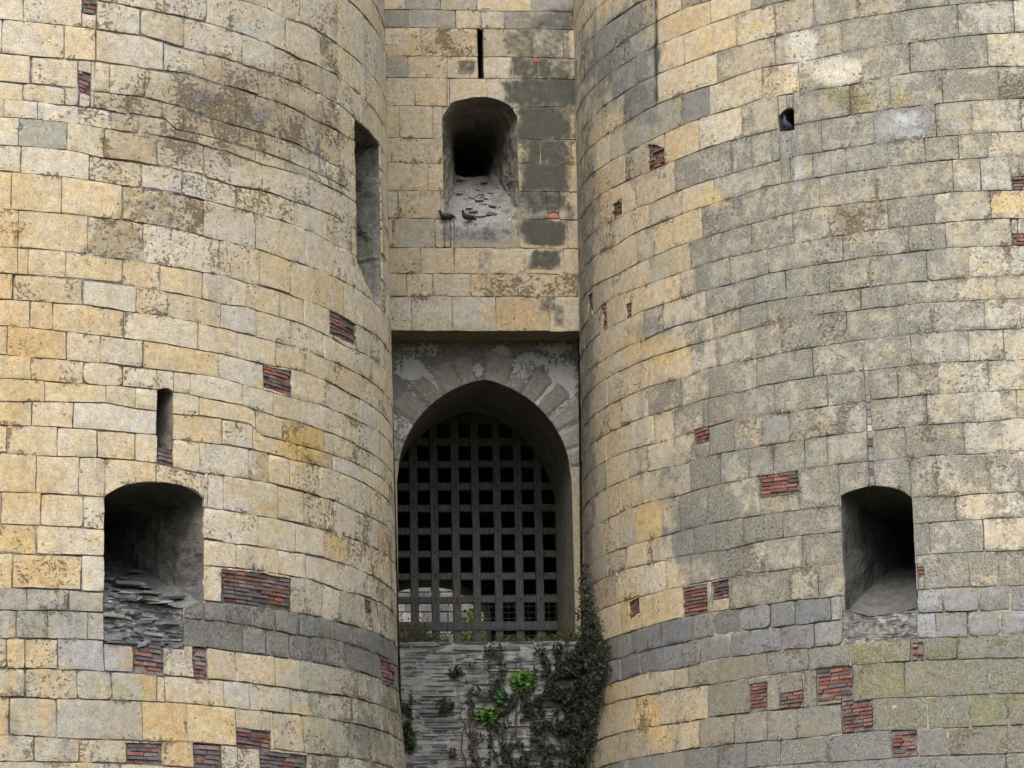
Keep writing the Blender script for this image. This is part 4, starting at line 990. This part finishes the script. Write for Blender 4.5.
# portcullis slot and vaulted passage
b = MB(); um = .5*(uA+uB); W2, Hh, D1 = 2.6, spr+2.6, 12.5
sc = 1.0
outer = []
for (u, z) in prof:
    outer.append((um+(-W2 if u < um-1e-3 else W2) if z <= spr else um+(u-um)/(uB-um)*W2, z if z <= spr else spr+(z-spr)/(max(hz)-spr)*(Hh-spr)))
def ringface(A, B):
    for i in range(len(A)-1): b.face((A[i], B[i], B[i+1], A[i+1]), 0)
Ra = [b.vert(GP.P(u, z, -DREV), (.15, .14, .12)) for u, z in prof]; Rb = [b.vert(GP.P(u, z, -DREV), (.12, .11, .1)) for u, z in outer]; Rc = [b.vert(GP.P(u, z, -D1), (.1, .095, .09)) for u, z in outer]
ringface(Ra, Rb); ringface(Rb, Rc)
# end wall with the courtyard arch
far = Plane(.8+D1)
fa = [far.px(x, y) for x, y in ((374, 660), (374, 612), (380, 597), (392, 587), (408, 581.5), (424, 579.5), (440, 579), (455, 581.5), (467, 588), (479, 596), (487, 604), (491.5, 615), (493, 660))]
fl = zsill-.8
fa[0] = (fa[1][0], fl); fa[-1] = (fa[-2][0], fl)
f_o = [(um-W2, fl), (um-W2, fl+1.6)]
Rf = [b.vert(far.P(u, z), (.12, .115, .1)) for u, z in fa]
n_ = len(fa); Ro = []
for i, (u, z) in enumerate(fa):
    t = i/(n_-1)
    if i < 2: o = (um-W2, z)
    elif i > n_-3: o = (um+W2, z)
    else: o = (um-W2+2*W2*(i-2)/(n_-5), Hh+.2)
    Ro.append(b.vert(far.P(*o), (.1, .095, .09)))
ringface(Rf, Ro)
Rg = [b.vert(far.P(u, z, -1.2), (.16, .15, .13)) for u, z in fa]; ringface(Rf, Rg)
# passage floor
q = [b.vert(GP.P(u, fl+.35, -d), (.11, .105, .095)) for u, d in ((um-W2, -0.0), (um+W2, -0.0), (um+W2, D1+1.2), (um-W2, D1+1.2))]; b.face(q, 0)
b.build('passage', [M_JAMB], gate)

# ------------------------------------------------------------------ portcullis
PP = Plane(.8+DREV+.35)
z_at = lambda y, x=476: PP.px(x, y)[1]
pc = empty('portcullis', PP.P(um, zsill, 0), 'dark timber portcullis of crossed bars lowered in the pointed gateway', 'portcullis')
rp = random.Random(3)
def bar(name, u0, z0, u1, z1, w, d, out, par):
    mb = MB(); n = 14; rows = []
    for i in range(n+1):
        t = i/n; u, z = u0+(u1-u0)*t, z0+(z1-z0)*t; j = .006*nz(u, z, w, 3)
        tx, tz = u1-u0, z1-z0; L = math.hypot(tx, tz); nx_, nz_ = tz/L, -tx/L; ww = w/2*(1+.08*nz(u, z, 9, 2.5)); c = .012
        row = []
        for s_, o_ in ((-ww, -d), (-ww, -c), (-ww+c, 0), (ww-c, 0), (ww, -c), (ww, -d)):
            row.append(mb.vert(PP.P(u+nx_*(s_+j), z+nz_*(s_+j), out+o_)))
        rows.append(row)
    for a, b_ in zip(rows, rows[1:]):
        for k in range(6): mb.face((a[k], b_[k], b_[(k+1) % 6], a[(k+1) % 6])[::-1], 0)
    mb.face(rows[0], 0); mb.face(rows[-1][::-1], 0)
    return mb.build(name, [M_WOOD], par)
VX = [372.5, 393.2, 414, 434.6, 455.8, 476, 497.7, 518.6, 538.8, 559.2, 580]
HY = [396, 418.6, 441, 463.8, 485.9, 507.7, 530.3, 553.2, 575.9, 599.5]
ztp = z_at(372)
BOLT = None
for x in VX:
    u = PP.px(x, 530)[0]; o = bar('upright', u, z_at(647), u, ztp, .150*rp.uniform(.92, 1.08), .10, rp.uniform(0, .012), pc)
    if not 390 < x < 565: continue
    for y in HY[1:]:
        if BOLT is None:
            q = MB(); q.box(Vector((0, 0, 0)), UD*.02, Vector((0, 0, .02)), -ND*.016, (.1, .1, .1), 0, bev=.35); bo = q.build('bolt', [M_IRON]); BOLT = bo.data
        else: bo = link('bolt', BOLT)
        bo.parent = o; bo.location = PP.P(u+rp.uniform(-.01, .01), z_at(y)+rp.uniform(-.01, .01), .016)-Vector(pc.location)
for y in HY:
    z = z_at(y); bar('crossbar', PP.px(366, y)[0], z, PP.px(586, y)[0], z+rp.uniform(-.02, .02), .142*rp.uniform(.92, 1.08), .09, -.055, pc)
bar('bottom_rail', PP.px(366, 626)[0], z_at(626), PP.px(586, 626)[0], z_at(626.5), .17, .12, .05, pc)
# wire netting hung over its lower part
b = MB(); NW = Plane(.8+DREV+.2)
def wire(p, q, rad_=.0028):
    d = (q-p).normalized(); a = d.cross(Vector((.3, .8, .52))).normalized(); c = d.cross(a); i = len(b.v)
    for e in (p, q):
        for k in range(4): b.vert(e+a*math.cos(k*math.pi/2)*rad_+c*math.sin(k*math.pi/2)*rad_)
    for k in range(4): b.face((i+k, i+(k+1) % 4, i+4+(k+1) % 4, i+4+k))
x0, x1 = PP.px(394, 600)[0], PP.px(561, 600)[0]; za, zb2 = z_at(643), z_at(596.5)
n1 = 25
for i in range(n1+1):
    u = x0+(x1-x0)*i/n1; pts = [NW.P(u+.012*nz(u, za+(zb2-za)*t/5, 0, 2), za+(zb2-za)*t/5, .03*nz(u, t*.3, 2, 1)) for t in range(6)]
    for p, q in zip(pts, pts[1:]): wire(p, q)
for j in range(9):
    z = za+(zb2-za)*j/8; pts = [NW.P(x0+(x1-x0)*t/12, z+.012*nz(t*.3, z, 0, 2), .03*nz(t*.3, z, 2, 1)) for t in range(13)]
    for p, q in zip(pts, pts[1:]): wire(p, q, .005 if j == 8 else .0028)
o = b.build('wire_netting', [M_WIRE], None, NW.P(um, za, 0)); tag(o, 'thin square wire netting stretched over the foot of the portcullis', 'netting')

# ------------------------------------------------------------------ schist wall blocking the lower gateway
SW = Plane(-.55)
b = MB(); rs = random.Random(9)
zt2 = SW.px(487, 641)[1]; sL, sR = -7.0, SW.px(600, 700)[0]+.35
wall_o = empty('schist_wall', SW.P(.5*(sL+sR), 0, 0), 'grey wall of thin flat schist courses filling the foot of the gateway below the portcullis', 'wall')
z = zt2
first = True
while z > 0:
    h = rs.choice([.025, .03, .04, .045, .055, .075]) if z > 5 else rs.uniform(.12, .2)
    s = sL-rs.uniform(0, .3); tl = rs.uniform(-.006, .006)
    while s < sR:
        L = rs.choice([rs.uniform(.08, .3), rs.uniform(.25, .9)]); c = s+L/2; v = rs.uniform(.8, 1.2)
        col = rs.choice([(.205, .203, .205), (.24, .235, .232), (.17, .17, .178), (.28, .27, .262), (.12, .12, .132), (.22, .208, .198)])
        bulge = .05*nz(c, z, 2, .9)+.03*nz(c, z, 5, 3)
        o = SW.P(c, z-h/2+.008*nz(c, z, 4, 1.5), bulge+rs.uniform(-.035, .012)-.15)
        if rs.random() > .05: b.box(o, UD*(L/2-rs.uniform(.003, .012))+Vector((0, 0, rs.uniform(-.006, .006))), Vector((0, 0, h/2-rs.uniform(.004, .014))), -ND*.15, tuple(x*v for x in col), 0, bev=.05)
        s += L
    z -= h
# lime bedding, smeared nearly flush and hiding many of the slates
gx, gz = 140, 80; z0 = zt2-3.2; rows = []
for j in range(gz+1):
    z = z0+(zt2-.02-z0)*j/gz
    rows.append([b.vert(SW.P(sL+(sR-sL)*i/gx, z, .05*nz(sL+(sR-sL)*i/gx, z, 2, .9)+.03*nz(sL+(sR-sL)*i/gx, z, 5, 3)-.024+.026*nz(sL+(sR-sL)*i/gx, z, 8, 1.6)+.018*nz((sL+(sR-sL)*i/gx)*.4, z*1.5, 3, 7)), (.27, .265, .262)) for i in range(gx+1)])
for r0, r1 in zip(rows, rows[1:]):
    for i in range(gx): b.face((r0[i], r0[i+1], r1[i+1], r1[i]), 0, True)
b.face([b.vert(SW.P(s_, z_, -.055), (.2, .19, .18)) for s_, z_ in ((sL, 0), (sR, 0), (sR, z0), (sL, z0))], 1)
t4 = [b.vert(SW.P(s_, zt2-.02, o_), (.25, .24, .22)) for s_, o_ in ((sL, -.055), (sR, -.055), (sR, -1.5), (sL, -1.5))]; b.face(t4, 1)
b.build('stonework', [M_SLATE, M_MORT], wall_o)
# ------------------------------------------------------------------ ground, courtyard, plants, birds, light
def structure(o): o['kind'] = 'structure'; return o
b = MB(); n = 40
for j in range(n+1):
    for i in range(n+1):
        x, y = -400+800*i/n, -300+900*j/n; b.vert((x, y, -.03+.03*nz(x, y, 0, .1)))
for j in range(n):
    for i in range(n): k = j*(n+1)+i; b.face((k, k+1, k+n+2, k+n+1))
structure(b.build('ground', [M_GROUND]))
cy = GP.P(um, zsill-.55, -(D1+1.2)); b = MB()
for j in range(9):
    for i in range(17): p = cy+UD*(i-8)*3.+ND*j*3.; b.vert((p.x, p.y, p.z+.06*nz(p.x, p.y, 0, .7)))
for j in range(8):
    for i in range(16): k = j*17+i; b.face((k, k+1, k+18, k+17))
structure(b.build('courtyard', [M_GROUND]))
# courtyard wall seen through the passage
CW = Plane(.8+D1+9.); cwc = CW.px(440, 610)[0]
b = MB(); rc_ = random.Random(4); z = cy.z-.2
while z < cy.z+7:
    h = rc_.uniform(.22, .36); s = cwc-8-rc_.random()
    while s < cwc+8:
        L = rc_.uniform(.3, .7); v = rc_.uniform(.7, 1.15); c = rc_.choice([(.20, .19, .18), (.16, .16, .165), (.26, .245, .22), (.12, .12, .125)])
        b.box(CW.P(s+L/2, z+h/2, rc_.uniform(-.02, .02)-.15), UD*(L/2-.012), Vector((0, 0, h/2-.012)), -ND*.15, tuple(x*v for x in c), 0, (0, .3, 0, 0), .04); s += L
    z += h
k4 = [b.vert(CW.P(cwc+s_, z_, -.06)) for s_, z_ in ((-8, cy.z-.2), (8, cy.z-.2), (8, z-.03), (-8, z-.03))]; b.face(k4, 1)
o = b.build('courtyard_wall', [M_STONE, M_MORT], None, CW.P(cwc, cy.z, 0)); tag(o, 'pale rubble wall far inside, glimpsed through the lower left bars of the portcullis', 'wall')

GREENS = dict(ivy=[(.020, .028, .017), (.028, .038, .019), (.015, .021, .014), (.05, .062, .032), (.034, .028, .022), (.026, .024, .02)], bright=[(.075, .155, .03), (.10, .20, .035), (.05, .11, .022)], mid=[(.04, .12, .045), (.05, .14, .05)],
              grass=[(.05, .085, .025), (.075, .11, .035), (.045, .065, .022)], dry=[(.10, .085, .045), (.07, .065, .03), (.05, .055, .025)], bush=[(.14, .19, .03), (.20, .24, .05), (.09, .13, .025), (.06, .09, .02)])
def leaf(mb, p, n, size, col, r, lobes=False):
    n = (n+Vector((r.gauss(0, .55), r.gauss(0, .55), r.gauss(0, .55)))).normalized()
    t = n.cross(Vector((r.gauss(0, 1), r.gauss(0, 1), r.gauss(0, 1)))).normalized(); u = n.cross(t)
    v = r.uniform(.7, 1.35); c = tuple(x*v for x in col)
    ps = [(-.5, 0, 0), (-.1, -.42, .06), (.35, -.26, .02), (.62, 0, -.10), (.35, .26, .02), (-.1, .42, .06)]
    i0 = len(mb.v)
    for a, e, h in ps: mb.vert(p+t*a*size+u*e*size+n*h*size, c)
    mb.face((i0, i0+1, i0+2, i0+3)); mb.face((i0, i0+3, i0+4, i0+5))
def tube(mb, pts, r0, r1, col=(.5, .5, .5), n=5):
    prev = None
    for i, p in enumerate(pts):
        d = (pts[min(i+1, len(pts)-1)]-pts[max(i-1, 0)]).normalized(); a = d.orthogonal().normalized(); c = d.cross(a); rr = r0+(r1-r0)*i/(len(pts)-1)
        row = [mb.vert(p+a*math.cos(2*math.pi*k/n)*rr+c*math.sin(2*math.pi*k/n)*rr, col) for k in range(n)]
        if prev:
            for k in range(n): mb.face((prev[k], prev[(k+1) % n], row[(k+1) % n], row[k]), 0, True)
        prev = row
# ---- ivy in the corner of the right tower and over the schist wall
ri = random.Random(17)
def inpoly(x, y, P):
    c = False
    for (x0, y0), (x1, y1) in zip(P, P[1:]+P[:1]):
        if (y0 > y) != (y1 > y) and x < (x1-x0)*(y-y0)/(y1-y0)+x0: c = not c
    return c
IVY = [  # outline in the picture, leaves per pixel area, thickness
 ([(585, 566), (588, 564), (591, 580), (596, 602), (603, 625), (611, 646), (614, 668), (606, 690), (602, 712), (596, 745), (590, 775), (568, 775), (572, 740), (560, 735), (552, 700), (545, 690), (556, 668), (574, 650), (582, 632), (586, 605)], .46, .2),
 ([(536, 650), (575, 640), (580, 700), (560, 740), (540, 725), (530, 690)], .17, .13),
 ([(486, 648), (498, 642), (506, 655), (504, 690), (508, 720), (500, 760), (490, 775), (480, 740), (476, 715), (480, 690), (490, 680)], .09, .08),
 ([(500, 690), (545, 690), (555, 740), (520, 730), (505, 720)], .15, .10),
 ([(500, 745), (545, 735), (575, 740), (560, 775), (490, 775)], .14, .10),
 ([(462, 668), (472, 660), (476, 710), (482, 770), (474, 772), (466, 720)], .07, .05),
 ([(398, 690), (408, 690), (412, 720), (413, 755), (404, 745)], .3, .06),
]
ivy = empty('ivy', SW.P(SW.px(590, 700)[0], SW.px(590, 700)[1], .2), 'dark ivy climbing the corner between the schist wall and the right round tower', 'ivy')
lf = MB(); st = MB()
for P, dens, th in IVY:
    xs, ys = [p[0] for p in P], [p[1] for p in P]; area = 0
    A = abs(sum(a[0]*b_[1]-b_[0]*a[1] for a, b_ in zip(P, P[1:]+P[:1])))/2
    for _ in range(int(A*dens*2.3)):
        for _t in range(30):
            x, y = ri.uniform(min(xs), max(xs)), ri.uniform(min(ys), max(ys))
            if inpoly(x+ri.gauss(0, 2.5), y+ri.gauss(0, 2.5), P) and noise.noise(Vector((x*.09, y*.09, 3.))) > -.02-dens*.35: break
        u, z = SW.px(x, y); o = abs(ri.gauss(0, th*.6))+.03
        p = SW.P(u, z, o)
        # stay outside the tower when beyond its face
        dx, dy = p.x-TR.c[0], p.y-TR.c[1]; rr = math.hypot(dx, dy); Rm = TR.R(z)+.03+abs(ri.gauss(0, .06))
        if rr < Rm: q_ = TR.px(x, y); p = TR.P(q_[0], q_[1], .03+abs(ri.gauss(0, .07)))
        leaf(lf, p, (-ND+Vector((0, 0, .5))).normalized(), ri.choice([.03, .035, .045, .06])*ri.uniform(.8, 1.2), ri.choice(GREENS['ivy']), ri)
for k in range(26):
    x, y = ri.choice([(590, 765), (580, 770), (500, 765), (505, 740), (560, 760), (478, 770), (596, 720)]); x += ri.gauss(0, 6); pts = []
    n = ri.randint(8, 16)
    for i in range(n):
        u, z = SW.px(x, y); p = SW.P(u, z, .03+.03*ri.random()); dx, dy = p.x-TR.c[0], p.y-TR.c[1]; rr = math.hypot(dx, dy); Rm = TR.R(z)+.03
        if rr < Rm: p = Vector((TR.c[0]+dx/rr*Rm, TR.c[1]+dy/rr*Rm, z))
        pts.append(p); x += ri.gauss(0, 3.2); y -= ri.uniform(5, 11)
        if y < 648 and x < 575: break
    if len(pts) > 2: tube(st, pts, .014, .004)
lf.build('leaves', [M_LEAF], ivy); st.build('stems', [M_STEM], ivy)
# ---- small plants rooted in the schist wall
def plant(x, y, rx, ry, nl, size, pal, name, label, cat, surf=SW, out=.12, stems=True, group=None):
    r = random.Random(int(x*7+y)); u, z = surf.px(x, y+ry*.6); base = surf.P(u, z, .02)
    e = empty(name, base, label, cat, group); lb, sb = MB(), MB()
    for _ in range(nl):
        a, q = r.uniform(0, 6.283), math.sqrt(r.random()); u2, z2 = surf.px(x+math.cos(a)*q*rx, y+math.sin(a)*q*ry); p = surf.P(u2, z2, out*(.3+r.random()*(1.2-q)))
        leaf(lb, p, (surf.N(u2)+Vector((0, 0, .9))).normalized(), size*r.uniform(.6, 1.25), r.choice(GREENS[pal]), r)
        if stems and r.random() < .35:
            m = base.lerp(p, .5)+surf.N(u2)*.03; tube(sb, [base+Vector((r.gauss(0, .02), 0, 0)), m, p], .006, .003)
    lb.build('leaves', [M_LEAF], e)
    if stems: sb.build('stems', [M_STEM], e)
    return e
plant(523, 681, 13, 9, 90, .12, 'bright', 'leafy_plant', 'bright green broad-leaved plant rooted in the schist wall, the largest and topmost there', 'plant')
plant(489, 716, 12, 9, 60, .11, 'bright', 'leafy_plant', 'light green leafy plant lowest on the schist wall, left of the ivy', 'plant')
plant(500, 698, 8, 8, 50, .10, 'mid', 'leafy_plant', 'bluish green plant between the two brighter leafy plants on the schist wall', 'plant')
plant(411, 741, 5, 11, 60, .08, 'grass', 'leafy_plant', 'small green plant in the corner at the foot of the left round tower', 'plant')
plant(455, 672, 7, 6, 70, .05, 'ivy', 'wall_fern', 'little dark tuft on the upper left of the schist wall', 'plant')
plant(445, 706, 9, 8, 90, .05, 'ivy', 'wall_fern', 'dark straggly tuft halfway down the schist wall, left side', 'plant')
plant(453, 753, 5, 5, 50, .045, 'dry', 'wall_fern', 'brownish tuft lowest on the left of the schist wall', 'plant')
# ---- grass and dry weeds along the ledge
def tuft(x0, x1, y0, h, nb, pal, label, depth=.5, name='grass_tuft', lean=.25):
    r = random.Random(int(x0*3+h*100)); u0, z0 = SW.px(.5*(x0+x1), y0); org = SW.P(u0, zt2-.03, -depth)
    mb = MB()
    for _ in range(nb):
        x = r.uniform(x0, x1); u, z = SW.px(x, y0); p = SW.P(u, zt2-.03, -depth+r.uniform(-.25, .25)); H = h*r.uniform(.45, 1.1)*(.6+.4*math.sin(math.pi*(x-x0)/(x1-x0))); d = Vector((r.gauss(0, lean), r.gauss(0, lean)-.1, 1)).normalized()
        w = UD*r.uniform(.004, .009); c = tuple(k*r.uniform(.7, 1.3) for k in r.choice(GREENS[pal])); pr = None
        for i in range(5):
            t = i/4; q = p+d*H*t+Vector((d.x, d.y, -.35*lean))*H*t*t*.9; ww = w*(1-t*.9)
            a, b_ = mb.vert(q-ww, c), mb.vert(q+ww, c)
            if pr: mb.face((pr[0], pr[1], b_, a))
            pr = (a, b_)
        if r.random() < .5:
            leaf(mb, p+d*H*r.uniform(.5, 1.), -ND, .045, c, r)
    o = mb.build(name, [M_LEAF], None, org); tag(o, label, 'grass' if name == 'grass_tuft' else 'weed', 'plants on the ledge')
tuft(398, 428, 640, .62, 260, 'dry', 'brown dried weeds on the left end of the ledge in front of the portcullis', name='dry_weed', lean=.35)
tuft(424, 452, 640, .26, 200, 'grass', 'short green grass on the ledge just right of the dried weeds', lean=.4)
tuft(452, 496, 641, .12, 160, 'dry', 'thin low dry grass at the middle of the ledge', lean=.45)
tuft(498, 532, 640, .24, 260, 'grass', 'thick green grass tuft on the ledge right of centre', lean=.45)
tuft(530, 566, 640, .24, 170, 'grass', 'darker grass on the right of the ledge beside the gateway jamb', lean=.4)
tuft(560, 580, 640, .42, 160, 'dry', 'dull weeds at the right end of the ledge by the ivy', name='dry_weed', lean=.35)
# ---- tall shrub in the courtyard
bp = Plane(.8+D1+5.); uu, zz = bp.px(473, 624); e = empty('shrub', bp.P(uu, cy.z, 0), 'yellow-green shrub in the courtyard, seen through the lower bars of the portcullis', 'shrub')
lb, sb = MB(), MB(); r = random.Random(8)
for _ in range(1500):
    d = Vector((r.gauss(0, 1), r.gauss(0, 1), r.gauss(0, 1))).normalized()*(r.random()**.4); p = bp.P(uu+d.x*.55+.15*nz(d.x, d.y, d.z, 2), zz-.35+d.z*.75, d.y*.6)
    leaf(lb, p, d, r.uniform(.05, .11), r.choice(GREENS['bush']), r)
for _ in range(9): tube(sb, [bp.P(uu+r.gauss(0, .08), cy.z, 0), bp.P(uu+r.gauss(0, .12), .5*(cy.z+zz), r.gauss(0, .1)), bp.P(uu+r.gauss(0, .35), zz, r.gauss(0, .25))], .04, .008)
lb.build('leaves', [M_LEAF], e); sb.build('stems', [M_STEM], e)
# ---- pigeons
def pigeon(loc, heading, label, pitch=0., head_turn=0., body=(.03, .033, .045), tail_down=.1):
    e = empty('pigeon', loc, label, 'pigeon', 'pigeons on the castle wall')
    mb = MB(); cyaw = Matrix.Rotation(heading, 3, 'Z'); rx = Matrix.Rotation(pitch, 3, 'Y')
    def W(p): return Vector(loc)+cyaw@(rx@(Vector(p)-Vector((0, 0, .09)))+Vector((0, 0, .09)))
    # one continuous body: tail tip -> rump -> breast -> neck -> head -> bill
    prof_ = [(-.185, .062, .026, .006), (-.15, .068, .024, .008), (-.105, .080, .024, .016), (-.06, .095, .046, .042), (-.01, .105, .062, .058), (.04, .110, .060, .060), (.075, .125, .048, .050), (.095, .150, .032, .036), (.105, .175, .026, .028),
             (.115, .195, .025, .026), (.128, .208, .022, .022), (.142, .207, .013, .013), (.152, .203, .006, .006), (.165, .198, .003, .003)]
    rows = []; N_ = 14
    for i, (x, z, ry, rz) in enumerate(prof_):
        a, c2 = prof_[max(i-1, 0)], prof_[min(i+1, len(prof_)-1)]; t = Vector((c2[0]-a[0], 0, c2[1]-a[1])).normalized(); nrm = Vector((-t.z, 0, t.x))
        nk = i >= 6
        row = []
        for k in range(N_):
            an = 2*math.pi*k/N_; col = body
            if 6 <= i <= 8: col = (.028, .06, .05) if math.sin(an) > -.3 else (.055, .03, .06)
            elif i > 8: col = (.035, .036, .045)
            if 3 <= i <= 5 and abs(math.cos(an)) > .3 and math.sin(an) > -.2: col = (.055, .06, .078)
            if i >= 12: col = (.04, .035, .035)
            if i == 0: col = (.02, .02, .025)
            p = Vector((x, 0, z))+Vector((0, 1, 0))*math.cos(an)*ry+nrm*math.sin(an)*rz
            if i < 3: p.z -= tail_down*(-.105-x)
            if i > 7 and head_turn: q = p-Vector((.095, 0, 0)); q = Matrix.Rotation(head_turn, 3, 'Z')@q; p = q+Vector((.095, 0, 0))
            row.append(mb.vert(W(p), col))
        rows.append(row)
    for a, c2 in zip(rows, rows[1:]):
        for k in range(N_): mb.face((a[k], c2[k], c2[(k+1) % N_], a[(k+1) % N_]), 0, True)
    mb.face(rows[0], 0); mb.face(rows[-1][::-1], 0)
    mb.build('body', [M_FEATH], e)
    for s_ in (-1, 1):   # folded wings, eyes and legs
        w = MB(); g = []
        for i in range(9):
            t = i/8; x = .055-.215*t; row = []
            for j in range(5):
                q = (j-2)/2; ww = .040*math.sin(math.pi*min(1, (1-t)*.9+.12))**.7*(1 if t < .8 else .6)
                y = s_*(.060-.030*t-.010*q*q); z = .108-.022*t+q*ww; col = (.058, .062, .078) if t < .55 else (.03, .03, .036)
                if i in (4, 6) and j < 4: col = (.014, .014, .016)
                row.append(w.vert(W((x, y+s_*.006, z)), col))
            g.append(row)
        for a, c2 in zip(g, g[1:]):
            for j in range(4): w.face((a[j], c2[j], c2[j+1], a[j+1]), 0, True)
        w.build('wing', [M_FEATH], e)
        l = MB(); tube(l, [W((.005, s_*.025, .06)), W((.0, s_*.025, .03)), W((.012, s_*.025, .002))], .006, .004, (.20, .05, .04))
        for dx, dy in ((.03, 0), (.024, .014), (.024, -.014), (-.014, 0)): tube(l, [W((.012, s_*.025, .004)), W((.012+dx, s_*.025+dy, .002))], .004, .0025, (.20, .05, .04))
        l.build('leg', [M_FEATH], e)
        ey = MB(); H0 = Vector((.122, s_*.0225, .207))
        if head_turn: q = H0-Vector((.095, 0, 0)); H0 = Matrix.Rotation(head_turn, 3, 'Z')@q+Vector((.095, 0, 0))
        c0 = W(H0); ids = [ey.vert(c0+Vector(v)*.005, (.30, .08, .02)) for v in ((1, 0, 0), (-1, 0, 0), (0, 1, 0), (0, -1, 0), (0, 0, 1), (0, 0, -1))]
        for f in ((0, 2, 4), (2, 1, 4), (1, 3, 4), (3, 0, 4), (2, 0, 5), (1, 2, 5), (3, 1, 5), (0, 3, 5)): ey.face([ids[k] for k in f])
        ey.build('eye', [M_FEATH], e)
    return e
def sill_point(x, y, out):
    u, z = GW.px(x, y); return GW.P(u, z, out)
pigeon(sill_point(446.5, 222.5, .05), math.radians(200), 'dark pigeon with a pale head on the left corner of the arched window sill', pitch=.1)
pigeon(sill_point(468, 223, .03), math.radians(215), 'dark grey pigeon crouched in the middle of the arched window sill, tail to the right', pitch=.05, head_turn=.5)
hs, hz_ = TR.px(786, 131.2); pigeon(TR.P(hs, hz_, -.05), math.radians(-150), 'slate blue pigeon standing in the small hole high in the right round tower', pitch=-.55, body=(.045, .055, .09))

# ------------------------------------------------------------------ daylight: bright overcast
w = bpy.data.worlds.new('World'); scn.world = w; w.use_nodes = True; nt = w.node_tree; nt.nodes.clear()
o_ = nt.nodes.new('ShaderNodeOutputWorld'); bg = nt.nodes.new('ShaderNodeBackground'); sky = nt.nodes.new('ShaderNodeTexSky'); hsv = nt.nodes.new('ShaderNodeHueSaturation')
SUN_EL, SUN_AZ = math.radians(48), math.radians(192)      # azimuth from +Y, clockwise
sky.sky_type = 'NISHITA'; sky.sun_disc = False; sky.sun_elevation = SUN_EL; sky.sun_rotation = SUN_AZ; sky.dust_density = 4; sky.air_density = 1.2
hsv.inputs['Saturation'].default_value = .22
nt.links.new(sky.outputs[0], hsv.inputs['Color']); nt.links.new(hsv.outputs[0], bg.inputs[0]); nt.links.new(bg.outputs[0], o_.inputs[0]); bg.inputs[1].default_value = .15
sl = bpy.data.lights.new('sun', 'SUN'); sl.energy = 1.1; sl.angle = math.radians(40); sl.color = (1, .97, .92)
so = bpy.data.objects.new('sun', sl); COL.objects.link(so)
dv = Vector((math.sin(SUN_AZ)*math.cos(SUN_EL), math.cos(SUN_AZ)*math.cos(SUN_EL), math.sin(SUN_EL)))
so.rotation_euler = dv.to_track_quat('Z', 'Y').to_euler(); so.location = dv*100
scn.view_settings.view_transform = 'Standard'; scn.view_settings.look = 'None'; scn.view_settings.exposure = 0.76; scn.view_settings.gamma = 1; scn.view_settings.use_curve_mapping = False
scn.cycles.max_bounces = 6
